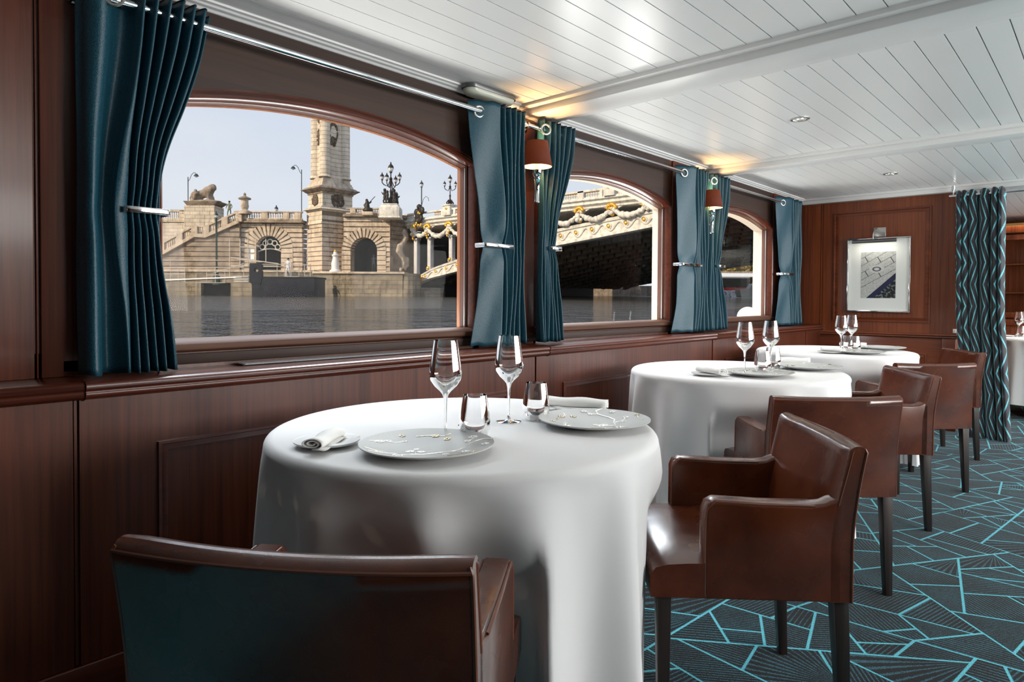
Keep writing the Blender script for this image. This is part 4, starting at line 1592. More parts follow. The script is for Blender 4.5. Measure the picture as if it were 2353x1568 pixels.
def baluster(mb, x, y, z0, z1, r_=.085, seg=8):
    h = z1 - z0
    mb.lathe([(r_ * .9, 0), (r_ * .9, h * .06), (r_ * .45, h * .14), (r_ * 1.05, h * .36), (r_ * .95, h * .46), (r_ * .42, h * .78), (r_ * .8, h * .90), (r_ * .9, h)], (x, y, z0), seg=seg)


# ---- stone abutment with the left doorway
u0, v0 = 617, 680
ab = eth('stone_abutment', 'rusticated stone abutment wall with an arched doorway, left of the tall pylon', 'stone wall', u0, v0, D0)
def k1(u, v): return K(u, v, u0, v0)
m_ = M()
xl, _ = k1(545, 0); xr, _ = k1(694, 0); zt = k1(0, 513)[1]
dc = k1(617, 571); rd = 29 * S; ro = 56 * S
hole = (dc[0], dc[1], ro * .98)
courses(m_, xl, xr, -1.0, zt, 0, 1.6, 11.2 * S, hole=(dc[0], dc[1], ro * .97))
m_.box(xl + .03, xr - .03, .10, 1.55, -1.0, dc[1] - ro * 1.0)
m_.build('coursed_wall', ST, ab, smooth=False)
m_ = M()
# backing masonry behind the grooves, around the arch
bk = []
for i in range(25):
    t = PI * i / 24
    bk.append((dc[0] + rd * math.cos(t), dc[1] + rd * math.sin(t)))
poly = [(xr - .03, dc[1])] + [(xr - .03, zt), (xl + .03, zt), (xl + .03, dc[1])] + bk[::-1]
vs = [(p[0], .10, p[1]) for p in poly]
# split the backing into quads between arch and rectangle
P = []
for i in range(25):
    t = PI * i / 24
    a_ = bk[i]
    dx, dz = math.cos(t), math.sin(t)
    k_ = min(((xr - .03 - dc[0]) / dx) if dx > 1e-6 else ((xl + .03 - dc[0]) / dx if dx < -1e-6 else 1e9), (zt - dc[1]) / dz if dz > 1e-6 else 1e9)
    P.append([(a_[0], .10, a_[1]), (dc[0] + dx * k_, .10, dc[1] + dz * k_)])
m_.grid(P)
for (p, q_) in ((xl + .03, dc[0] - rd), (dc[0] + rd, xr - .03)): m_.box(p, q_, .10, 1.5, -1.0, dc[1])
m_.build('joint_backing', STD, ab, smooth=False)
m_ = M(); wedge_ring(m_, dc[0], dc[1], rd, ro, -.05, 1.5, 15, 0, PI, gap=.034, top=zt)
for k in range(5):
    zb = dc[1] - (k + 1) * 11.2 * S
    for sx in (-1, 1):
        m_.box(min(dc[0] + sx * rd, dc[0] + sx * ro), max(dc[0] + sx * rd, dc[0] + sx * ro), -.05, 1.5, zb + .03, zb + 11.2 * S - .03)
m_.build('arch_voussoirs', ST, ab, smooth=False)
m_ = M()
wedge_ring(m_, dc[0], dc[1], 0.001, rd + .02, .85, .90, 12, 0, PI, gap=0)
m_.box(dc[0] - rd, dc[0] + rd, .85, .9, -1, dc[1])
m_.build('door_shade', MT['dark'], ab, smooth=False)  # near-black sheet: the doorway's shade is put into its colour
m_ = M()
for k in range(5):
    t = PI * (.12 + .76 * k / 4)
    c_ = (dc[0] + rd * .66 * math.cos(t), .45, dc[1] - .15 + rd * .66 * math.sin(t))
    m_.tube([(c_[0] + .26 * math.cos(a * PI / 6), .45, c_[2] + .26 * math.sin(a * PI / 6)) for a in range(12)], .055, 6, closed=True)
m_.tube([(dc[0] - rd * .95 + 2 * rd * .95 * i / 12, .45, dc[1] - .30 + .28 * math.sin(PI * i / 12)) for i in range(13)], .05, 6)
m_.build('fanlight_scroll', IRONW, ab)
m_ = M()
m_.box(xl - .2, xr + .1, -.45, 1.7, zt, zt + .14); m_.box(xl - .3, xr + .1, -.30, 1.7, zt + .14, zt + .30)
m_.build('cornice', STD, ab, smooth=False)
# balustrade on top
zb0 = zt + .30; zr = k1(0, 487)[1]
m_ = M()
m_.box(xl - .1, xr + .1, -.30, .05, zb0, zb0 + .14); m_.box(xl - .15, xr + .1, -.36, .11, zr - .14, zr)
for uu in (562, 603 + 8, 660, 686): 
    x = k1(uu, 0)[0]; m_.box(x - .32, x + .32, -.33, .08, zb0, zr - .1)
m_.build('balustrade_rails', ST, ab, bevel=.02)
for i in range(22):
    x = k1(570 + i * 5.35, 0)[0]
    if any(abs(x - k1(uu, 0)[0]) < .36 for uu in (611, 660, 686)): continue
    b_ = M(); baluster(b_, x, -.13, zb0 + .14, zr - .14); b_.build('baluster', ST, ab)

# ---- staircase with sloping balustrade
u0, v0 = 470, 680
stc = eth('stone_staircase', 'long stone staircase with sloping balustrade running down to the left quay', 'staircase', u0, v0, D0 - .6)
def k2(u, v): return K(u, v, u0, v0)
rail = [(548, 486), (471.5, 520.8), (447.5, 518.5), (300, 600)]
bot = [(548, 513), (471.5, 547), (447.5, 545), (300, 628)]
m_ = M()
pb = [k2(u, v) for u, v in bot]
yfun = lambda x: interp(sorted([(a, b) for a, b in pb]), x)
x = pb[-1][0]
# wall below the flight in courses
h = 11.2 * S
z = -1.0
while z < k2(0, 513)[1]:
    zt_ = z + h
    # leftmost x where the stringer is above zt_
    xs = [pb[-1][0] + (pb[0][0] - pb[-1][0]) * i / 120 for i in range(121)]
    ok = [xx for xx in xs if yfun(xx) >= zt_]
    if ok:
        m_.box(ok[0], k2(548, 0)[0], .2, 1.4, z + .06, zt_ - .06)
    z = zt_
m_.prism([(pb[3][0], -1), (pb[0][0], -1), (pb[0][0], pb[0][1]), (pb[1][0], pb[1][1]), (pb[2][0], pb[2][1]), (pb[3][0], pb[3][1])], 'y', .30, 1.4)
m_.build('stair_wall', STD, stc, smooth=False)
m_ = M()
def band(mb, pts, dz0, dz1, y0, y1):
    for a, b in zip(pts, pts[1:]):
        (xa, za), (xb, zb) = (a, b) if a[0] < b[0] else (b, a)
        mb.prism([(xa, za + dz0), (xb, zb + dz0), (xb, zb + dz1), (xa, za + dz1)], 'y', y0, y1)
pr = [k2(u, v) for u, v in rail]
band(m_, pb, -.05, .30, -.05, .45)
band(m_, pr, -.16, 0, -.02, .42)
for (u, v) in ((548, 486), (516, 500.6), (474, 520), (447, 518.5), (413, 538), (372, 560), (330, 583)):
    x, zt_ = k2(u, v); m_.box(x - .30, x + .30, -.03, .43, yfun(x) + .1, zt_ - .02)
m_.build('stringer_and_rail', ST, stc, smooth=False)
rf = lambda x: interp(sorted(pr), x)
for i in range(44):
    x = k2(336 + i * 4.9, 0)[0]
    if abs((x - k2(460, 0)[0])) < .35: pass
    b_ = M(); baluster(b_, x, .2, yfun(x) + .28, rf(x) - .14, .08); b_.build('baluster', ST, stc)

# ---- upper quay wall and lion pedestal, farther back on the left
D1 = 76.0; S1 = D1 / 1500
u0, v0 = 420, 600
qw = eth('upper_quay_wall', 'pale upper quay parapet wall behind the staircase on the left', 'stone wall', u0, v0, D1)
m_ = M()
def k3(u, v): return K(u, v, u0, v0, S1)
m_.box(k3(200, 0)[0], k3(690, 0)[0], 0, 1, k3(0, 640)[1], k3(0, 511)[1]); m_.box(k3(200, 0)[0], k3(690, 0)[0], -.15, 1.1, k3(0, 511)[1], k3(0, 503)[1])
m_.box(k3(200, 0)[0], k3(426, 0)[0], -.05, .4, k3(0, 487)[1], k3(0, 482.5)[1])
for uu in (418, 362, 300): m_.box(k3(uu - 5, 0)[0], k3(uu + 7, 0)[0], -.05, .45, k3(0, 503)[1], k3(0, 484)[1])
m_.build('parapet', STC, qw, smooth=False)
for i in range(24):
    uu = 306 + i * 4.9
    if uu > 411: continue
    b_ = M(); baluster(b_, k3(uu, 0)[0], .18, k3(0, 503)[1], k3(0, 487)[1], .09); b_.build('baluster', STC, qw)

u0, v0 = 461, 520
pdl = eth('statue_pedestal', 'large pale stone pedestal carrying the lion statue', 'pedestal', u0, v0, D1 - 1.5)
m_ = M()
m_.box(*[K(u, 0, u0, 0, S1)[0] for u in (426, 494)], -.2, 2.2, -.6, (v0 - 474) * S1)
m_.build('block', STC, pdl, smooth=False)
m_ = M(); x0_, x1_ = [K(u, 0, u0, 0, S1)[0] for u in (424, 504)]
m_.frus((x0_ + .35, x1_ - .7, -.1, 2.1), (v0 - 474) * S1, (x0_, x1_, -.35, 2.3), (v0 - 464) * S1)
m_.build('carved_cap', STD, pdl, bevel=.05)

# lion statue: blended body, head turned right, tail
u0, v0 = 463, 464
ln = eth('lion_statue', 'carved stone lion on the pedestal at the left, a small child figure beside it', 'statue', u0, v0, D1 - 1.0)
def L3(u, v): return K(u, v, u0, v0, S1)
m_ = M()
def bl(u, v, r_, sc__=(1, 1, 1), y=.3, rot=0):
    x, z = L3(u, v); m_.ball((x, y, z), r_, sc__, 14, 10, Matrix.Rotation(rot, 4, 'Y'))
bl(450, 449, .58, (1.25, .8, .95), rot=.1); bl(462, 446, .60, (1.35, .8, .85), rot=-.35); bl(475, 442, .62, (.95, .85, 1.15), rot=-.3)
bl(482, 435, .50, (.85, .85, 1.1)); bl(487, 431, .42, (.85, .8, 1.0)); bl(490, 434, .24, (1, .8, .8)); bl(485, 427, .30, (1, .8, .7))
bl(480, 448, .42, (.7, .7, 1.3))
for (u, v, y) in ((478, 457, .05), (484, 458, .55), (449, 458, .05), (456, 458, .5)):
    bl(u, v, .24, (.8, .8, 2.0), y); bl(u + 3, v + 6, .20, (1.5, .9, .6), y)
bl(444, 452, .40, (.8, .8, 1.2)); 
for i in range(10):
    t = i / 9
    x, z = L3(440 - 6 * math.sin(t * 2.6), 446 + 16 * t); m_.ball((x, .3, z), .09 + .05 * (t > .85), seg=8, rings=6)
bl(472, 463, 1.0, (1.8, .9, .22)); bl(455, 464, 1.0, (1.2, .9, .2))
m_.build('lion_body', STD, ln, remesh=.09)
m_ = M()
bl(452, 440, .20, y=-.25); bl(452, 447, .26, (.8, .8, 1.4), y=-.3); bl(450, 455, .20, (.9, .8, 1.5), y=-.35); bl(456, 446, .12, (2, .8, .8), y=-.4)
m_.build('child_figure', STD, ln, remesh=.06)

# ---- stone urn
u0, v0 = 560.5, 490
ur = eth('stone_urn', 'lidded stone urn at the head of the staircase', 'urn', u0, v0, D0 - .5)
px_ = S
m_ = M()
m_.lathe([(14 * px_, -2 * px_), (14 * px_, 4 * px_), (10 * px_, 6 * px_), (6 * px_, 9 * px_), (7.5 * px_, 11 * px_), (9 * px_, 16 * px_), (8 * px_, 22 * px_), (8 * px_, 30 * px_), (9 * px_, 32 * px_), (0, 32 * px_)], (0, 0.2, 0), seg=24)
m_.build('urn_body', ST, ur)
m_ = M(); m_.lathe([(0, 31 * px_), (13.5 * px_, 32 * px_), (14 * px_, 34.5 * px_), (9 * px_, 37 * px_), (4 * px_, 39 * px_), (2.5 * px_, 41 * px_), (3.3 * px_, 44 * px_), (0, 48 * px_)], (0, .2, 0), seg=24)
m_.build('urn_lid', STD, ur)

# ---- the tall pylon, set square to the bridge
pc = EP(740, 680, 64.5)
py_ = thing('stone_pylon', 'tall square limestone pylon with engaged columns and carved wreaths rising beside the bridge', 'pylon', pc, 0)
sp = 64.5 / 1500


def blk(mb, wl__, wr__, v1, v2, wl2=None, wr2=None, off=0.0):
    """square block: corner at origin; wl/wr = apparent widths (px) of the left and right faces"""
    a = wl__ * sp / .737; b = wr__ * sp / .676
    a2 = (wl2 if wl2 is not None else wl__) * sp / .737; b2 = (wr2 if wr2 is not None else wr__) * sp / .676
    cx_, cy_ = -A0 / 2, B0 / 2
    mb.frus((cx_ - a / 2, cx_ + a / 2, cy_ - b / 2, cy_ + b / 2), (680 - v1) * sp, (cx_ - a2 / 2, cx_ + a2 / 2, cy_ - b2 / 2, cy_ + b2 / 2), (680 - v2) * sp)


A0 = 49 * sp / .737; B0 = 58 * sp / .676
m_ = M()
v = 632
while v > 518:
    blk(m_, 49, 58, v - 1.2, v - 9.8); v -= 10.9
m_.build('rusticated_base', ST, py_, smooth=False)
m_ = M(); blk(m_, 47, 56, 690, 514); m_.build('joint_backing', STD, py_, smooth=False)
m_ = M(); blk(m_, 52, 61, 514, 509); blk(m_, 49, 58, 509, 483); blk(m_, 51, 60, 483, 480)
blk(m_, 58, 70, 480, 472, 46, 56); blk(m_, 45, 54, 472, 442)
m_.build('plain_pedestal', STC, py_, smooth=False)
m_ = M(); blk(m_, 48, 57, 443, 439); blk(m_, 50, 60, 439, 433, 58, 72); blk(m_, 60, 74, 433, 430.5); blk(m_, 56, 70, 430.5, 426, 50, 62)
m_.build('pedestal_cornice', STD, py_, bevel=.02)
m_ = M(); blk(m_, 48, 58, 426, 415, 42, 52); blk(m_, 40, 50, 415, 404, 38, 48); m_.build('stepped_plinth', ST, py_, smooth=False)
m_ = M(); blk(m_, 32, 42, 405, 40); m_.build('shaft', STC, py_, smooth=False)
ca = A0 / 2; cb = B0 / 2
ax_, bx_ = 34 * sp / .737 / 2, 44 * sp / .676 / 2
for (dx, dy) in ((-1, -1), (1, -1), (1, 1), (-1, 1)):
    m_ = M()
    z0_ = (680 - 405) * sp
    m_.lathe([(.62, 0), (.66, .06), (.60, .14), (.53, .22), (.52, .3), (.48, 17), (.46, 18)], (-ca + dx * ax_ * .82, cb + dy * bx_ * .82, z0_), seg=24)
    m_.build('engaged_column', STC, py_)
# carvings
rnd = random.Random(3)
def cluster(mb, c, nrm, rx, rz, n, r_, ring=False):
    """cluster of carved lumps on a vertical face; nrm = 'x' (face looks +x) or 'y' (face looks -y)"""
    for i in range(n):
        a = rnd.uniform(0, 2 * PI)
        k = 1 if ring else math.sqrt(rnd.random())
        s1 = rx * k * math.cos(a); s2 = rz * k * math.sin(a)
        rr = r_ * rnd.uniform(.6, 1.25)
        if nrm == 'x': p = (c[0], c[1] + s1, c[2] + s2)
        else: p = (c[0] + s1, c[1], c[2] + s2)
        mb.ball(p, rr, (.8, .8, 1.1), 8, 6)
fx_ = 54 * sp / .676 / 2; fy_ = 45 * sp / .737 / 2
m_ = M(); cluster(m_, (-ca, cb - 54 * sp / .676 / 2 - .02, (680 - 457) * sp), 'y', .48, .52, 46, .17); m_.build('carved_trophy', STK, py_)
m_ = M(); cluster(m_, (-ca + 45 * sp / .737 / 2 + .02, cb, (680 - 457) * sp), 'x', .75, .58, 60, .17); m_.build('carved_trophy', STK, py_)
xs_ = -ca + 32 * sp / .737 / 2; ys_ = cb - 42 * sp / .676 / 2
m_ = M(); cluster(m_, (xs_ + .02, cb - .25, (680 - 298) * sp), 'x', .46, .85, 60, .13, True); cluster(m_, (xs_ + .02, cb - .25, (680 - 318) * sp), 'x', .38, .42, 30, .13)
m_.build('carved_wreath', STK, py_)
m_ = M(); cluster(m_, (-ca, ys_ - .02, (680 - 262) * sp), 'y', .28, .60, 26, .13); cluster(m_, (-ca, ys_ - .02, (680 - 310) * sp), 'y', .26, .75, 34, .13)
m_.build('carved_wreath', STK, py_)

# ---- right abutment with the big arch
u0, v0 = 836, 680
ra = eth('stone_abutment', 'rusticated stone abutment with a tall dark archway, between the pylon and the bridge', 'stone wall', u0, v0, D0 - 1.0)
def k4(u, v): return K(u, v, u0, v0)
xl = k4(790, 0)[0]; xr = k4(895, 0)[0]; zt = k4(0, 502)[1]
dc = k4(836, 578); rd = 30 * S; ro = 50 * S
m_ = M(); courses(m_, xl, xr, .9, zt, 0, 1.6, 10.9 * S, hole=(dc[0], dc[1], ro * .97)); m_.build('coursed_wall', ST, ra, smooth=False)
m_ = M(); P = []
for i in range(25):
    t = PI * i / 24
    dx, dz = math.cos(t), math.sin(t)
    k_ = min(((xr - .03 - dc[0]) / dx) if dx > 1e-6 else ((xl + .03 - dc[0]) / dx if dx < -1e-6 else 1e9), (zt - dc[1]) / dz if dz > 1e-6 else 1e9)
    P.append([(dc[0] + rd * dx, .10, dc[1] + rd * dz), (dc[0] + dx * k_, .10, dc[1] + dz * k_)])
m_.grid(P)
for (p, q_) in ((xl + .03, dc[0] - rd), (dc[0] + rd, xr - .03)): m_.box(p, q_, .10, 1.5, .6, dc[1])
m_.build('joint_backing', STD, ra, smooth=False)
m_ = M(); wedge_ring(m_, dc[0], dc[1], rd, ro, -.06, 1.6, 15, 0, PI, gap=.034, top=zt)
for k in range(5):
    zb = dc[1] - (k + 1) * 10.9 * S
    for sx in (-1, 1):
        m_.box(min(dc[0] + sx * rd, dc[0] + sx * ro), max(dc[0] + sx * rd, dc[0] + sx * ro), -.06, 1.6, zb + .03, zb + 10.9 * S - .03)
m_.build('arch_voussoirs', ST, ra, smooth=False)
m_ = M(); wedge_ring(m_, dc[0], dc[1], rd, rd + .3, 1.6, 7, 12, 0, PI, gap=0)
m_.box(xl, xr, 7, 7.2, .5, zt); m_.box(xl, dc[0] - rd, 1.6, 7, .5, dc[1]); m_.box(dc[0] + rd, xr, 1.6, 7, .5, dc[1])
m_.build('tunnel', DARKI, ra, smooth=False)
m_ = M(); m_.box(xl, xr + .25, -.35, 1.7, zt, zt + .16); m_.box(xl, xr + .15, -.2, 1.7, zt + .16, zt + .30); m_.build('cornice', STD, ra, smooth=False)
zb0 = zt + .30; zr = k4(0, 482)[1]
m_ = M(); m_.box(xl + .3, k4(874, 0)[0], -.20, .12, zb0, zb0 + .10); m_.box(xl + .3, k4(874, 0)[0], -.25, .15, zr - .13, zr)
for uu in (812, 848): m_.box(k4(uu - 6, 0)[0], k4(uu + 6, 0)[0], -.24, .15, zb0, zr)
m_.build('balustrade_rails', ST, ra, smooth=False)
for i in range(12):
    uu = 820 + i * 4.6
    if abs(uu - 848) < 6.5: continue
    b_ = M(); baluster(b_, k4(uu, 0)[0], -.05, zb0 + .10, zr - .13, .08); b_.build('baluster', ST, ra)
# flank facing the river with the carved relief
fl_ = M(); ln2 = 3.3
xf_ = Matrix.Translation((xr, 0, 0)) @ Matrix.Rotation(R(90) - YAW, 4, 'Z')
n_ = 16
for i in range(n_):
    h_ = (zt - .9) / n_
    fl_.box(0, ln2, 0, .8, .9 + i * h_ + .03, .9 + (i + 1) * h_ - .03, xf_)
fl_.box(.02, ln2 - .02, .08, .8, .6, zt, xf_)
fl_.box(-.1, ln2 + .3, -.3, .8, zt, zt + .3, xf_)
fl_.build('river_flank', STD, ra, smooth=False)
m_ = M()
for i in range(70):
    t = rnd.random()
    zz = 2.6 + t * 3.9
    m_.ball(xf_ @ Vector((1.5 + .45 * math.sin(t * 9) + rnd.uniform(-.35, .35) * (1.2 - t), -.05, zz)), rnd.uniform(.12, .30), (1, 1, 1.3), 8, 6)
m_.build('carved_river_figure', ST, ra, remesh=.09)

# pier pedestal with candelabrum
def pedestal(u, vb, vt, wpx, D, lab, mt=None):
    s_ = D / 1500
    r = eth('lamp_pedestal', lab, 'pedestal', u, vb, D)
    m_ = M(); h = (vb - vt) * s_; w_ = wpx * s_ / 2
    m_.frus((-w_ * 1.08, w_ * 1.08, -w_, w_), 0, (-w_ * 1.03, w_ * 1.03, -w_ * .95, w_ * .95), h * .12)
    m_.box(-w_, w_, -w_ * .9, w_ * .9, h * .12, h * .72)
    m_.frus((-w_, w_, -w_ * .9, w_ * .9), h * .72, (-w_ * .74, w_ * .74, -w_ * .66, w_ * .66), h * .92)
    m_.box(-w_ * .76, w_ * .76, -w_ * .7, w_ * .7, h * .92, h)
    m_.build('pedestal_block', mt or IRONW, r, bevel=.02)
    return r


pedestal(898, 503, 470, 46, D0 - 1.6, 'tall pale pedestal under the large many-armed lamp at the end of the bridge')


def lantern(mb, mg, c, r_, mid=0):
    mg.lathe([(0, 0), (r_ * .45, 0), (r_ * .95, r_ * .7), (r_, r_ * 1.3), (r_ * .8, r_ * 1.8), (0, r_ * 1.9)], c, seg=10)
    mb.lathe([(r_ * .5, -r_ * .4), (r_ * .5, .02)], c, seg=8)
    mb.lathe([(r_ * 1.05, r_ * 1.25), (r_ * .95, r_ * 1.9), (r_ * .5, r_ * 2.5), (r_ * .22, r_ * 2.8), (r_ * .28, r_ * 3.1), (0, r_ * 3.6)], c, seg=10)
    for k in range(4):
        a = k * PI / 2
        mb.tube([(c[0] + r_ * .5 * math.cos(a), c[1] + r_ * .5 * math.sin(a), c[2]), (c[0] + r_ * 1.02 * math.cos(a), c[1] + r_ * 1.02 * math.sin(a), c[2] + r_ * 1.2)], r_ * .07, 4)


def candelabrum(u, vb, vt, D, lab, arms, figures=False, group=None):
    s_ = D / 1500
    r = eth('lamp_candelabrum', lab, 'street lamp', u, vb, D, group)
    H_ = (vb - vt) * s_
    m_ = M(); g_ = M()
    st = [(.10 * H_, 0), (.09 * H_, .03 * H_), (.045 * H_, .07 * H_), (.06 * H_, .12 * H_), (.03 * H_, .17 * H_), (.022 * H_, .25 * H_), (.034 * H_, .30 * H_), (.016 * H_, .35 * H_), (.014 * H_, .52 * H_), (.032 * H_, .56 * H_), (.04 * H_, .60 * H_), (.014 * H_, .64 * H_), (.014 * H_, .76 * H_)]
    m_.lathe(st, seg=10)
    if not figures:
        for k in range(4):
            a = k * PI / 2 + .6
            m_.tube([(.10 * H_ * math.cos(a), .10 * H_ * math.sin(a), 0), (.13 * H_ * math.cos(a), .13 * H_ * math.sin(a), .06 * H_), (.05 * H_ * math.cos(a), .05 * H_ * math.sin(a), .16 * H_)], .02 * H_, 6)
    lantern(m_, g_, (0, 0, H_ * .76), H_ * .066)
    for (du, dv, yy) in arms:
        x = du * s_; z = (vb - dv) * s_
        m_.tube([(0, 0, H_ * .60), (x * .35, yy * .35, z - .16 * H_), (x * .8, yy * .8, z - .12 * H_), (x, yy, z - .07 * H_), (x, yy, z)], .012 * H_, 6)
        lantern(m_, g_, (x, yy, z), H_ * .048)
    m_.build('stem_and_arms', BRONZE, r)
    g_.build('lantern_glass', LAMPG, r)
    if figures:
        for (dx, hh, yy) in ((-13, 36, -.2), (-6, 30, -.5), (9, 34, -.3), (5, 38, .2), (13, 26, .1)):
            f_ = M()
            x = dx * s_; h_ = hh * s_
            f_.ball((x, yy, h_ * .90), .16); f_.ball((x, yy, h_ * .66), .22, (.8, .7, 1.3)); f_.ball((x, yy, h_ * .42), .20, (.9, .8, 1.1))
            f_.tube([(x, yy, h_ * .4), (x - .12, yy - .1, h_ * .2), (x - .05, yy, 0)], .09, 6); f_.tube([(x, yy, h_ * .4), (x + .16, yy - .1, h_ * .2), (x + .10, yy, 0)], .09, 6)
            f_.tube([(x, yy, h_ * .75), (x + .25 * (1 if dx > 0 else -1), yy, h_ * .62), (x + .30 * (1 if dx > 0 else -1), yy, h_ * .8)], .06, 6)
            f_.build('cherub_figure', BRONZE, r, remesh=.05)
    return r


candelabrum(898, 470, 372, D0 - 1.6, 'large bronze candelabrum lamp with cherub figures on the tall pedestal by the bridge end', [(-20, 413, .0), (20, 413, .0), (-6, 417, -.7), (8, 417, .7)], True, 'bronze lamps on the bridge')

# bronze figure with spear
r = eth('bronze_statue', 'dark bronze figure of a boy with a raised spear, right of the pylon', 'statue', 845, 487, D0 - 1.4)
m_ = M(); s_ = S
m_.ball((0, 0, 4 * s_), .42, (1.1, .8, .7)); m_.ball((-.05, 0, 12 * s_), .28, (.9, .8, 1.3)); m_.ball((-.05, 0, 19 * s_), .24, (.9, .8, 1.2)); m_.ball((-.10, 0, 26 * s_), .15)
m_.tube([(0, 0, 21 * s_), (.25, -.1, 19 * s_), (.4, -.1, 23 * s_)], .07, 6); m_.tube([(0, 0, 8 * s_), (.35, -.1, 7 * s_), (.45, -.1, 1 * s_)], .10, 6)
m_.tube([(-.15, 0, 20 * s_), (-.4, 0, 15 * s_), (-.25, -.1, 11 * s_)], .07, 6)
m_.build('figure', BRONZE, r, remesh=.05)
m_ = M(); m_.tube([(-.1, -.15, 13 * s_), (.75, -.15, 34 * s_)], .035, 6); m_.build('spear', BRONZE, r)
m_ = M(); m_.box(-.5, .55, -.3, .3, -.35, 0); m_.build('base_block', ST, r, bevel=.02)

# ---- street lamps
def gooseneck(u, vb, vt, D, side, lab):
    s_ = D / 1500
    r = eth('street_lamp', lab, 'street lamp', u, vb, D, 'street lamps on the quay')
    H_ = (vb - vt) * s_
    m_ = M(); m_.tube([(0, 0, 0), (0, 0, H_ - 11 * s_)], .055, 6)
    pts = [(0, 0, H_ - 21 * s_), (side * 4 * s_, 0, H_ - 16 * s_), (side * 8 * s_, 0, H_ - 6 * s_), (side * 13 * s_, 0, H_ - 1 * s_), (side * 18 * s_, 0, H_ - 2 * s_)]
    m_.tube(pts, .035, 6); m_.build('post', GREENM, r)
    m_ = M(); m_.lathe([(0, .30), (.12, .28), (.28, .05), (.30, 0)], (side * 19 * s_, 0, H_ - 9 * s_), 12); m_.build('lamp_hood', GREENM, r)
    m_ = M(); m_.ball((side * 19 * s_, 0, H_ - 9 * s_), .19, (1, 1, .8)); m_.build('lamp_glass', LAMPG, r)


gooseneck(433, 660, 397, D1 + 4, 1, 'thin street lamp behind the lion statue at far left')
gooseneck(693, 660, 380, D1 + 6, -1, 'thin street lamp just left of the pylon')


def lantern_post(u, vb, vt, D, lab, thick=.05, base=False, neck=0):
    s_ = D / 1500
    r = eth('lantern_post', lab, 'street lamp', u, vb, D, 'lantern posts')
    H_ = (vb - vt) * s_
    m_ = M(); g_ = M()
    hr = 4.3 * s_
    m_.tube([(0, 0, 0), (0, 0, H_ - hr * 3.6)], thick, 8)
    if base: m_.lathe([(.34, 0), (.34, .8), (.22, .9), (.18, 1.1), (.10, 1.5), (.07, 2.0)], seg=12)
    lantern(m_, g_, (0, 0, H_ - hr * 3.6), hr)
    if neck: m_.tube([(0, 0, H_ - 60 * s_), (4 * s_, 0, H_ - 44 * s_), (10 * s_, 0, H_ - 37 * s_), (15 * s_, 0, H_ - 40 * s_), (17 * s_, 0, H_ - 48 * s_)], .03, 6)
    m_.build('post', GREENM, r); g_.build('lantern_glass', LAMPG, r)


lantern_post(497.5, 655, 486, D0 - 3, 'tall slim lantern post in front of the staircase', .10, True)
lantern_post(635, 492, 471, D1, 'short lantern seen above the balustrade left of the pylon')
lantern_post(968, 660, 415, D1 + 6, 'tall lantern post with a side arm behind the bridge parapet', .07, False, 1)

# ---- bridge, its near face in the plane y = 42
YF = 42.0
br = thing('arched_bridge', 'ornate white and gold metal arch bridge crossing the river to the right', 'bridge', (-54, YF, 0), 0)
OX = 54.0
XE = 62.0
def arch_top_z(x):   # x in world metres
    return interp([(-52.4, 2.4), (-51.8, 2.85), (-50.9, 3.45), (-48.8, 4.15), (-44, 5.10), (-38, 6.15), (-33.1, 6.90), (-28.5, 7.35), (-24.1, 7.70), (-15, 8.1), (0, 8.3), (8, 8.3)], x)
def arch_bot_z(x):
    return interp([(-52.4, 2.0), (-51.8, 2.40), (-49.7, 3.0), (-44, 3.85), (-38, 4.85), (-33.4, 5.45), (-28.4, 5.95), (-24.1, 6.40), (-15, 6.9), (0, 7.2), (8, 7.2)], x)
m_ = M()
m_.prism([(0, 8.15), (0, 8.95), (-.55, 8.95), (-.55, 8.82), (-.35, 8.75), (-.35, 8.55), (-.48, 8.50), (-.20, 8.35), (-.20, 8.20)], 'x', -.3, XE)
m_.box(-.3, XE, 0, 38, 8.2, 8.85)
m_.build('deck_cornice', IRONW, br, bevel=.01)
m_ = M(); m_.box(-.3, XE, -.50, -.18, 9.47, 9.62); m_.box(-.3, XE, -.45, -.20, 8.95, 9.05)
m_.build('balustrade_rails', IRONW, br, smooth=False)
PEDX = [-46.35, -28.05, -9.7, 7]
x = -53.6; nb = 0
bal = M(); cap = M(); first = None
while x < -9.0:
    if min(abs(x - p) for p in PEDX) > .75 and abs((x + 53.6) % 4.55) > .40 and abs(x + 50.3) > 1.3:
        if first is None:
            b_ = M(); b_.lathe([(.085, 0), (.085, .04), (.05, .10), (.10, .22), (.045, .34), (.075, .40), (.085, .42)], seg=7)
            first = b_.build('baluster', IRONW, br); first.location = (x + OX, -.33, 9.05)
            g_ = M(); g_.ball((0, 0, .36), .095, (1, 1, .45), 8, 6); gf = g_.build('gilt_collar', GOLD, first)
        else:
            if nb < 99:
                c_ = link(first.copy()); c_.location = (x + OX, -.33, 9.05)
                cg = link(gf.copy()); cg.parent = c_
            else:
                bal.lathe([(.085, 0), (.05, .10), (.10, .22), (.045, .34), (.085, .42)], (x + OX, -.33, 9.05), seg=5)
        nb += 1
    x += .235
if bal.v:
    o = bal.build('far_balusters', IRONW, br); o['kind'] = 'stuff'
m_ = M()
xx = -53.6 + 4.55
while xx < 5:
    if abs(xx + 50.3) > 1.4 and min(abs(xx - p) for p in PEDX) > 1.2: m_.box(xx + OX - .30, xx + OX + .30, -.50, -.12, 8.95, 9.6)
    xx += 4.55
m_.build('parapet_blocks', IRONW, br, bevel=.015)
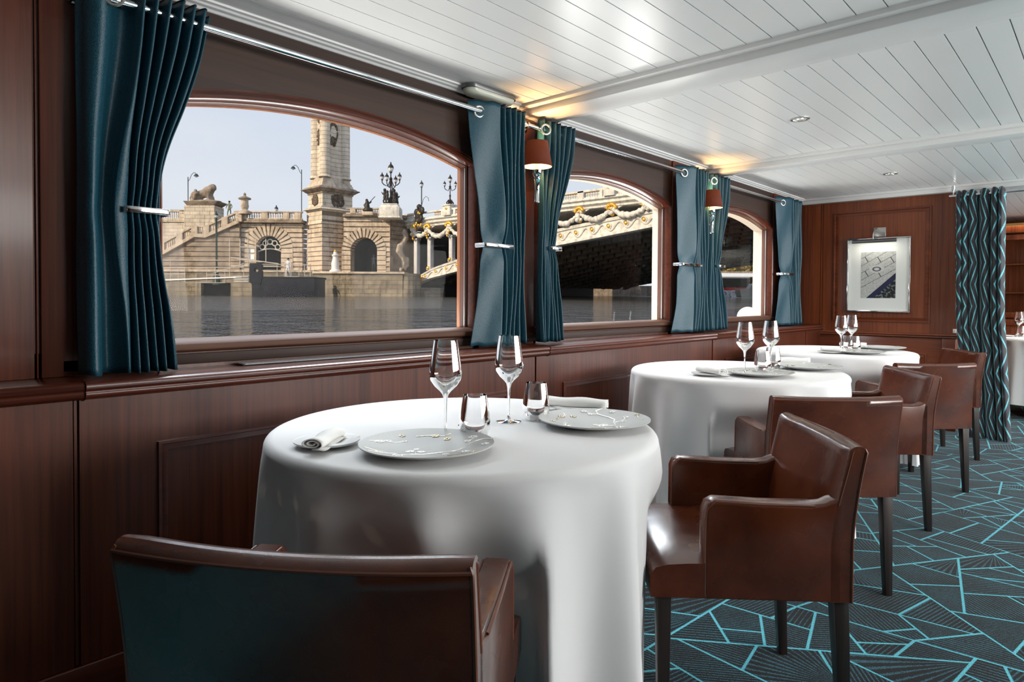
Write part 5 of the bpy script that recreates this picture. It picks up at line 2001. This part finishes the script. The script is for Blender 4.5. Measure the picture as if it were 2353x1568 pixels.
for k, p in enumerate(PEDX[:3]):
    m_ = M(); m_.box(p + OX - .5, p + OX + .5, -.72, .25, 8.95, 9.85); m_.box(p + OX - .58, p + OX + .58, -.8, .33, 9.85, 9.98)
    o = m_.build('lamp_pier', IRONW, br, bevel=.02)
    for sx in (-1, 1):
        m_ = M(); m_.box(p + OX + sx * .85 - .14, p + OX + sx * .85 + .14, -.52, -.1, 8.95, 9.62); m_.build('lamp_pier', IRONW, br, bevel=.02)
    g_ = M(); g_.ball((p + OX, -.74, 9.6), .16, (1, .3, .7)); g_.build('gilt_shell', GOLD, o)
# arch rib face
n_ = 60
xs_ = [-52.4 + (8 + 52.4) * (i / n_) ** 1.1 for i in range(n_ + 1)]
m_ = M(); P = []
for x in xs_:
    a, b = arch_bot_z(x), arch_top_z(x)
    t_ = b - a
    P.append([(x + OX, .5, a), (x + OX, -.05, a), (x + OX, -.12, a + .04 * t_), (x + OX, -.12, a + .20 * t_), (x + OX, -.02, a + .24 * t_), (x + OX, -.02, a + .78 * t_), (x + OX, -.14, a + .82 * t_), (x + OX, -.18, a + .97 * t_), (x + OX, -.10, b), (x + OX, .5, b)])
m_.grid(P); m_.build('arch_rib', IRONW, br, ang=40)
# relief along the rib: running scroll and gilt bosses
m_ = M(); g_ = M()
x = -50.6; k = 0
sc_pts = []
while x < -8:
    a, b = arch_bot_z(x), arch_top_z(x)
    sc_pts.append((x + OX, -.06, a + (b - a) * (.50 + .20 * math.sin(x * 2 * PI / 1.55))))
    x += .13
m_.tube(sc_pts, .075, 5)
x = -50.2
while x < -8:
    a, b = arch_bot_z(x), arch_top_z(x)
    g_.ball((x + OX, -.06, a + (b - a) * .55), .15, (1, .6, 1), 8, 6)
    m_.tube([(x + OX + .24 * math.cos(t * PI / 5), -.05, a + (b - a) * .55 + .24 * math.sin(t * PI / 5)) for t in range(10)], .05, 5, closed=True)
    x += 1.55
m_.build('scroll_relief', IRONW, br)
g_.build('gilt_bosses', GOLD, br)
m_ = M(); g_ = m_
for i in range(16): m_.ball((-51.0 + OX + rnd.uniform(-.5, .5), -.12, 2.9 + rnd.uniform(-.1, .55)), rnd.uniform(.12, .22), (1, .6, 1), 8, 6)
m_.build('gilt_springing_ornament', GOLD, br)
# spandrel columns, gilt capitals, garlands
OR = [-51.7, -49.6, -46.45, -43.35, -40.25, -37.15, -34.1, -31.1, -28.05, -24.95, -21.9, -18.8]
for i, x in enumerate(OR):
    at = arch_top_z(x)
    zb = at if x > -51.5 else 2.6
    if 7.1 - zb > .5:
        m_ = M(); m_.box(x + OX - .24, x + OX + .24, -.10, .35, zb, 7.15); m_.box(x + OX - .32, x + OX + .32, -.18, .4, 6.95, 7.15); m_.box(x + OX - .32, x + OX + .32, -.18, .4, zb, zb + .3)
        m_.build('spandrel_column', IRONW2, br, bevel=.03)
    if zb > 3:
        g_ = M(); g_.ball((x + OX, -.2, at + .22), .2, (1, .7, .9)); g_.build('gilt_foot', GOLD, br)
    # mask ornament hanging from the cornice
    w_ = M(); g_ = M()
    zc = max(8.0, at + .35)
    for k in range(16):
        w_.ball((x + OX + rnd.uniform(-.28, .28), -.30 + rnd.uniform(-.1, .1), zc + rnd.uniform(-.75 if zc - at > .9 else -.35, .05)), rnd.uniform(.10, .2), seg=8, rings=6)
    for k in range(12):
        a = PI * k / 11
        g_.ball((x + OX + .36 * math.cos(a), -.34, zc + .05 + .26 * math.sin(a)), rnd.uniform(.10, .17), seg=8, rings=6)
    for k in range(4): g_.ball((x + OX + rnd.uniform(-.15, .15), -.42, zc - .35 - .2 * k if zc - at > 1.2 else zc), .11, seg=8, rings=6)
    w_.build('mask_ornament', IRONW, br); g_.build('gilt_wreath', GOLD, br)
for a_, b_2 in zip(OR, OR[1:]):
    w_ = M(); L_ = b_2 - a_
    nb_ = max(8, int(L_ / .12))
    dep = .95 if L_ > 2.5 else .75
    lift = max(0, arch_top_z(b_2) - 6.9)
    for k in range(nb_ + 1):
        t = k / nb_
        z = 8.0 - dep * (1 - lift * .45) * 4 * t * (1 - t) * .95
        w_.ball((a_ + L_ * t + OX + rnd.uniform(-.04, .04), -.30, z + rnd.uniform(-.05, .05)), rnd.uniform(.13, .22) * (.75 + .5 * math.sin(PI * t)), seg=7, rings=5)
    w_.build('garland', IRONW, br)
# bottom flange of the deck fascia above the garlands
m_ = M()
for a_, b_2 in zip(OR, OR[1:]):
    n_ = 14
    for i in range(n_):
        t0, t1 = i / n_, (i + 1) / n_
        f0 = 8.2 - .55 * abs(2 * t0 - 1) ** 3; f1 = 8.2 - .55 * abs(2 * t1 - 1) ** 3
        m_.prism([(a_ + OX + (b_2 - a_) * t0, f0), (a_ + OX + (b_2 - a_) * t1, f1), (a_ + OX + (b_2 - a_) * t1, 8.3), (a_ + OX + (b_2 - a_) * t0, 8.3)], 'y', -.12, .05)
m_.build('curved_fascia', IRONW, br, smooth=False)
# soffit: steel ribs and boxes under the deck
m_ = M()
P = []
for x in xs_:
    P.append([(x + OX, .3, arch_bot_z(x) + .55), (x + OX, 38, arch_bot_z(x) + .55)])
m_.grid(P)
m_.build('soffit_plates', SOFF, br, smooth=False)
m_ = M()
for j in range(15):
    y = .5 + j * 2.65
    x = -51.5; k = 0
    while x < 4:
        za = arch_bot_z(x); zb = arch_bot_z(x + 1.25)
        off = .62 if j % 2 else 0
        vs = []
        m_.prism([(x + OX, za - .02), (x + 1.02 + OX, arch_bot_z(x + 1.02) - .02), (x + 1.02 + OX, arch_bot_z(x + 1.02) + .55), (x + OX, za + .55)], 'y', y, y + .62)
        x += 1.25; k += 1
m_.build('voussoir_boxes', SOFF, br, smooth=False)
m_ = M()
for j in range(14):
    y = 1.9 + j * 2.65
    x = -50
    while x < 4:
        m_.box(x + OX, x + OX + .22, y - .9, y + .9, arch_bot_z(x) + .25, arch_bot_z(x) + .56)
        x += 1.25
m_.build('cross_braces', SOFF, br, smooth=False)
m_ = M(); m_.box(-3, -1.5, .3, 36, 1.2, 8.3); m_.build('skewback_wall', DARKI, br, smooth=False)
# heraldic bronze group on the parapet
r = thing('bronze_emblem', 'dark bronze crest with gilt leaves fixed on the bridge parapet', 'ornament', (-50.3, YF - .75, 8.2))
m_ = M()
for k in range(26): m_.ball((rnd.uniform(-.55, .55), rnd.uniform(-.1, .1), rnd.uniform(.3, 1.6)), rnd.uniform(.18, .34), (1, .6, 1), 8, 6)
m_.ball((0, 0, 1.9), .28); m_.build('crest', BRONZE, r, remesh=.08)
m_ = M()
for k in range(12): m_.ball((rnd.choice((-1, 1)) * rnd.uniform(.1, .6), -.25, rnd.choice((.1, 1.25)) + rnd.uniform(-.15, .2)), rnd.uniform(.09, .16), (1, .5, 1), 8, 6)
m_.build('gilt_leaves', GOLD, r)

def cand_world(x, y, z, H_, lab):
    o = candelabrum(0, 0, -H_ * 1500 / 60, 60, lab, [(-13 , -H_ * 25 * .62, 0), (13, -H_ * 25 * .62, 0)], False, 'bronze lamps on the bridge')
    o.location = (x, y, z)
cand_world(-46.35, YF - .25, 9.98, 2.9, 'smaller bronze three-lantern lamp on the bridge parapet, at the right end of the first window')
cand_world(-28.05, YF - .25, 9.98, 2.9, 'bronze lamp base on the bridge parapet, cut off by the arch of the second window')

# ---- quay platform, barge, pontoon
u0, v0 = 860, 685
r = eth('quay_platform', 'low stained stone quay platform below the archway, rising from the water', 'quay', u0, v0, D0 - 4)
s_ = (D0 - 4) / 1500
m_ = M()
m_.box((722 - u0) * s_, (925 - u0) * s_, 0, 5.5, -.5, (v0 - 630) * s_)
m_.lathe([(1.6, -.5), (1.5, (v0 - 628) * s_), (0, (v0 - 628) * s_)], ((925 - u0) * s_, 1.6, 0), 20)
m_.build('quay_wall', STQ, r, smooth=False)
m_ = M(); m_.box((718 - u0) * s_, (930 - u0) * s_, -.15, 5.5, (v0 - 630) * s_, (v0 - 625) * s_); m_.build('quay_coping', ST, r, bevel=.03)
m_ = M(); m_.box((925 - u0) * s_, (1005 - u0) * s_, 2.5, 7, -.5, (v0 - 660) * s_); m_.ball(((965 - u0) * s_, 2.5, .1), .9, (1.6, 1, .8)); m_.build('pier_foot', STQ, r, smooth=False)

u0, v0 = 480, 690
r = eth('quay_platform', 'low stone quay with a dark arched drain beneath the staircase at left', 'quay', u0, v0, D0 - 3)
s_ = (D0 - 3) / 1500
m_ = M()
m_.box((250 - u0) * s_, (462 - u0) * s_, 0, 3, -.5, (v0 - 625) * s_); m_.box((530 - u0) * s_, (722 - u0) * s_, 0, 3, -.5, (v0 - 625) * s_)
m_.box((462 - u0) * s_, (530 - u0) * s_, 0, 3, (v0 - 650) * s_, (v0 - 625) * s_)
m_.build('quay_wall', STQ, r, smooth=False)
m_ = M(); m_.box((462 - u0) * s_, (530 - u0) * s_, .6, .7, -.5, (v0 - 650) * s_); m_.build('drain_recess', MT['dark'], r, smooth=False)
m_ = M(); m_.box((250 - u0) * s_, (722 - u0) * s_, -.12, 3, (v0 - 625) * s_, (v0 - 620) * s_); m_.build('quay_coping', ST, r, smooth=False)

u0, v0, Db = 650, 686, 56.0
sb = Db / 1500
r = eth('moored_barge', 'dark navy flat mooring barge lying at the quay', 'barge', u0, v0, Db)
m_ = M(); m_.box((578 - u0) * sb, (723 - u0) * sb, 0, 3.2, -.35, (v0 - 638) * sb); m_.box((576 - u0) * sb, (726 - u0) * sb, -.06, 3.25, (v0 - 640) * sb, (v0 - 636) * sb)
m_.build('hull', HULL, r, bevel=.06)
m_ = M()
xa, xb = (574 - u0) * sb, (602 - u0) * sb
zz0, zz1 = (v0 - 655) * sb, (v0 - 606) * sb
cc = ((590 - u0) * sb, (v0 - 621) * sb); rh = 5 * sb
outer = []; inner = []
for i in range(24):
    t = 2 * PI * i / 24
    dx, dz = math.cos(t), math.sin(t)
    kx = ((xb - cc[0]) / dx) if dx > 1e-6 else ((xa - cc[0]) / dx if dx < -1e-6 else 1e9)
    kz = ((zz1 - cc[1]) / dz) if dz > 1e-6 else ((zz0 - cc[1]) / dz if dz < -1e-6 else 1e9)
    k_ = min(kx, kz)
    outer.append((cc[0] + dx * k_, cc[1] + dz * k_)); inner.append((cc[0] + rh * dx, cc[1] + rh * dz))
P = [[(o_[0], -.1, o_[1]) for o_ in outer], [(i_[0], -.1, i_[1]) for i_ in inner], [(i_[0], .3, i_[1]) for i_ in inner], [(o_[0], .3, o_[1]) for o_ in outer]]
m_.grid(P, cu=True, cv=True)
m_.build('bow_post', HULL, r, ang=30)
def rails(u0, v0, s_, pts, r_, par, mt, h=None):
    m_ = M()
    for (ua, va, ub, vb) in pts:
        m_.tube([((ua - u0) * s_, 0, (v0 - va) * s_), ((ub - u0) * s_, 0, (v0 - vb) * s_)], r_, 6)
    return m_.build('railing', mt, par)
R_ = []
for uu in (637, 654, 669, 687, 700, 713): R_.append((uu, 637, uu, 607))
R_ += [(637, 608, 713, 609), (654, 636, 687, 636), (603, 622, 637, 622), (603, 608, 637, 608), (654, 622, 687, 622)]
rails(u0, v0, sb, R_, .035, r, RAILM)

u0, v0, Dg = 560, 640, 60.0
sg = Dg / 1500
r = eth('gangway', 'metal gangway with tall poles and rails leading from the quay to the barge', 'gangway', u0, v0, Dg)
R_ = [(uu, vv, uu, 549) for uu, vv in ((528, 640), (552, 610), (570, 612), (588, 605), (611, 605))]
R_ += [(530, 592, 640, 606), (545, 596, 602, 602), (552, 568, 588, 570)]
rails(u0, v0, sg, R_, .05, r, RAILM)
m_ = M()
for (a, b_, c_, d_) in ((570, 583, 572, 581), (570, 583, 585, 596)): m_.box((a - u0) * sg, (b_ - u0) * sg, .1, .13, (v0 - d_) * sg, (v0 - c_) * sg)
m_.build('notice_board', MT['offwhite'], r, smooth=False)
m_ = M(); m_.frus(((530 - u0) * sg, (640 - u0) * sg, 0, 1.4), (v0 - 604) * sg - .35, ((530 - u0) * sg, (640 - u0) * sg, 0, 1.4), (v0 - 604) * sg - .25); m_.build('walkway', RAILM, r, smooth=False)

u0, v0, Dp = 480, 655, 57.0
s_ = Dp / 1500
r = eth('floating_pontoon', 'pontoon deck with metal railings and steps at lower left by the water', 'pontoon', u0, v0, Dp)
R_ = []
for uu in (300, 345, 392, 410, 425, 475, 495, 517, 560): R_.append((uu, 650, uu, 616 if uu not in (392,) else 600))
R_ += [(300, 617, 560, 614), (425, 650, 517, 650), (300, 632, 425, 630), (475, 632, 517, 632), (490, 628, 560, 606), (300, 600, 520, 598)]
rails(u0, v0, s_, R_, .035, r, RAILM)
m_ = M()
m_.prism([((250 - u0) * s_, (v0 - 652) * s_), ((556 - u0) * s_, (v0 - 638) * s_), ((556 - u0) * s_, (v0 - 635) * s_), ((250 - u0) * s_, (v0 - 648) * s_)], 'y', -.1, 1.8)
for k in range(4): m_.box((540 - u0) * s_, (574 - u0) * s_, -.3, 1.0, (v0 - 636 - k * 4) * s_, (v0 - 634.6 - k * 4) * s_)
m_.build('deck_and_steps', WHITEP, r, smooth=False)

# white cast-iron bollard lamp base on the platform
s_ = (D0 - 3) / 1500
r = eth('cast_iron_column', 'white bell-shaped column with a gilt tip on the quay platform, in front of the pylon', 'column', 770.5, 626, D0 - 3)
m_ = M(); m_.lathe([(k * s_, z * s_) for k, z in ((13, 0), (13, 4), (9, 6), (8.5, 12), (9, 20), (6.5, 30), (5.5, 35), (7.5, 37), (8, 40), (4.5, 42), (4, 47), (0, 47))], seg=20)
m_.build('column_body', WHITEP, r)
m_ = M(); m_.ball((0, 0, 49 * s_), 3.2 * s_); m_.build('gilt_tip', GOLD, r)

# tiny people on the bank
def person(u, v, D, pose, lab, shirt, hgt=1.7):
    r = eth('person', lab, 'person', u, v, D)
    sk = [(0, 0, .52), (0, .02, .68), (0, 0, .82), (0, 0, .90), (0, -.01, .97)]
    sit = pose == 'sit'
    vs = [(0, 0, .50), (0, 0, .62), (0, 0, .78), (0, 0, .85), (0, -.01, .93),
          (.06, 0, .48), (.07, -.18 if sit else .02, .46 if sit else .27), (.07, -.20 if sit else .06, .22 if sit else .02),
          (-.06, 0, .48), (-.07, -.18 if sit else -.08, .46 if sit else .27), (-.07, -.20 if sit else -.12, .22 if sit else .02),
          (.12, 0, .79), (.17, -.02, .64), (.15, -.12, .52), (-.12, 0, .79), (-.17, -.02, .64), (-.15, -.12, .52)]
    es = [(0, 1), (1, 2), (2, 3), (3, 4), (0, 5), (5, 6), (6, 7), (0, 8), (8, 9), (9, 10), (2, 11), (11, 12), (12, 13), (2, 14), (14, 15), (15, 16)]
    rad = [.075, .08, .085, .035, .065, .055, .045, .03, .055, .045, .03, .045, .03, .02, .045, .03, .02]
    me = bpy.data.meshes.new('body')
    dz = -.22 if sit else 0
    me.from_pydata([(x * hgt, y * hgt, (z + dz) * hgt) for x, y, z in vs], es, [])
    o = bpy.data.objects.new('body', me); link(o); o.parent = r
    sm = o.modifiers.new('skin', 'SKIN'); sd = me.skin_vertices[0].data
    for i, q_ in enumerate(rad): sd[i].radius = (q_ * hgt, q_ * hgt * .8)
    sd[0].use_root = True
    o.modifiers.new('sub', 'SUBSURF').levels = 1
    me.materials.append(shirt)
    h = M(); h.ball((0, .01 * hgt, (.95 + dz) * hgt), .062 * hgt, (1, 1, 1.05)); h.build('hair', MT['black'], r)
    return r


person(662, 637, 59, 'walk', 'person in a white shirt standing behind the barge railing', mat('white_shirt', (.7, .7, .72), .8))
person(527, 500, D0 + 1, 'walk', 'small person at the top of the staircase in a greenish coat', mat('green_coat', (.18, .20, .14), .8))
person(859, 626, D0 - 2.4, 'walk', 'person in dark clothes standing in the tall archway', mat('dark_coat', (.03, .035, .05), .8))

# ---- far side of the bridge, seen through the third window
u0, v0 = 1700, 672
r = eth('river_terrace', 'distant stone embankment with a long white awning seen through the third window', 'embankment', 1700, 640, 95)
s_ = 95 / 1500
m_ = M(); m_.box(-6, 30, 4, 8, -4.5, 1.2); m_.build('embankment_wall', STQ, r, smooth=False)
m_ = M(); m_.prism([(0, .35), (3.5, .9), (3.5, .75), (0, .2)], 'x', -6, 12); m_.build('awning', WHITEP, r, smooth=False)
m_ = M()
for k in range(12): m_.tube([(-5.5 + k * 1.5, .1, -2.6), (-5.5 + k * 1.5, .1, .3)], .06, 6)
m_.build('awning_posts', RAILM, r)
r = eth('red_cafe_barge', 'red and white floating cafe barge moored beyond the bridge', 'boat', 1692, 684, 88)
m_ = M(); m_.prism([(-5, 0), (5.5, 0), (6.3, .9), (-5.6, .9)], 'y', 0, 2.6); m_.build('hull', WHITEP, r, bevel=.05)
m_ = M(); m_.box(-4.6, 4.8, .1, 2.5, .9, 1.35); m_.build('red_band', mat('red_hull_paint', (.65, .02, .015), .4), r, smooth=False)
m_ = M(); m_.box(-4.2, 1.5, .3, 2.3, 1.35, 2.6); m_.build('cabin', MT['dark'], r, smooth=False)
m_ = M(); m_.box(-4.5, 1.8, .1, 2.5, 2.6, 2.75); m_.build('cabin_roof', WHITEP, r, smooth=False)
for k in range(3):
    m_ = M(); m_.tube([(-3.0 + k * 1.3 + .42 * math.cos(t * PI / 8), -.02, .45 + .42 * math.sin(t * PI / 8)) for t in range(16)], .10, 6, closed=True); m_.build('tyre_fender', MT['offwhite'], r)
r = eth('white_motorboat', 'small white motorboat moored right of the red barge', 'boat', 1742, 682, 80)
m_ = M(); m_.prism([(-2.0, 0), (2.2, 0), (3.2, 1.1), (-2.2, .9)], 'y', 0, 1.8); m_.prism([(-1.0, .9), (1.6, 1.0), (2.6, 2.4), (-.6, 1.5)], 'y', .2, 1.6); m_.build('hull', WHITEP, r, bevel=.05)
m_ = M(); m_.prism([(-.5, 1.2), (1.4, 1.3), (1.9, 1.9), (-.3, 1.5)], 'y', .17, .2); m_.build('cabin_window', MT['dark'], r, smooth=False)
FOL = mat('autumn_foliage', rough=.9); q = N(FOL)
q.base(q.ramp(q.noise(q.coord(), 2.0, 4), [(.35, (.08, .07, .02)), (.55, (.42, .28, .05)), (.7, (.22, .22, .06))]))
for k, (u, v, w_) in enumerate(((1668, 606, 3.2), (1690, 600, 3.8), (1714, 603, 3.3), (1742, 598, 4.0))):
    r = eth('riverside_tree', ['yellow leaved riverside tree farthest left in the third window', 'tallest golden tree behind the red cafe barge', 'yellow green tree right of the golden one', 'rightmost riverside tree in the third window'][k], 'tree', u, 640, 104 + 2 * k, 'autumn trees beyond the bridge')
    m_ = M(); m_.tube([(0, 0, -.5), (.1, 0, 1.5), (0, 0, 3)], .22, 8); m_.build('trunk', STD, r)
    m_ = M(); rr_ = random.Random(k)
    for i in range(700):
        a = rr_.uniform(0, 2 * PI); b = rr_.uniform(-.6, 1); c_ = rr_.random() ** .4
        p = Vector((w_ * .62 * c_ * math.cos(a) * math.cos(b), w_ * .5 * c_ * math.sin(a) * math.cos(b), 1.3 + w_ * .55 * c_ * math.sin(b)))
        nn = Vector((rr_.uniform(-1, 1), rr_.uniform(-1, 1), rr_.uniform(-1, 1))).normalized(); t1 = nn.orthogonal().normalized() * rr_.uniform(.15, .3); t2 = nn.cross(t1).normalized() * .18
        m_.add([p - t1, p + t2, p + t1, p - t2], [(0, 1, 2, 3)])
    m_.build('foliage', FOL, r, smooth=False)
# distant quay seen under the arch through the second window
r = eth('distant_embankment', 'distant embankment wall seen under the bridge arch through the second window', 'embankment', 1440, 690, 100)
m_ = M(); m_.box(-30, 8, 0, 3, -1, 2.2); m_.build('embankment_wall', STD, r, smooth=False)

# white ball fender hanging on the boat's own side
o = M().ball((0, 0, 0), .105, (1, 1, 1.0), 32, 20).build('ball_fender', MT['vinyl'])
o.location = (-2.68, 6.42, .955)
tag(o, 'round white fender ball outside the bottom of the third window', 'fender')
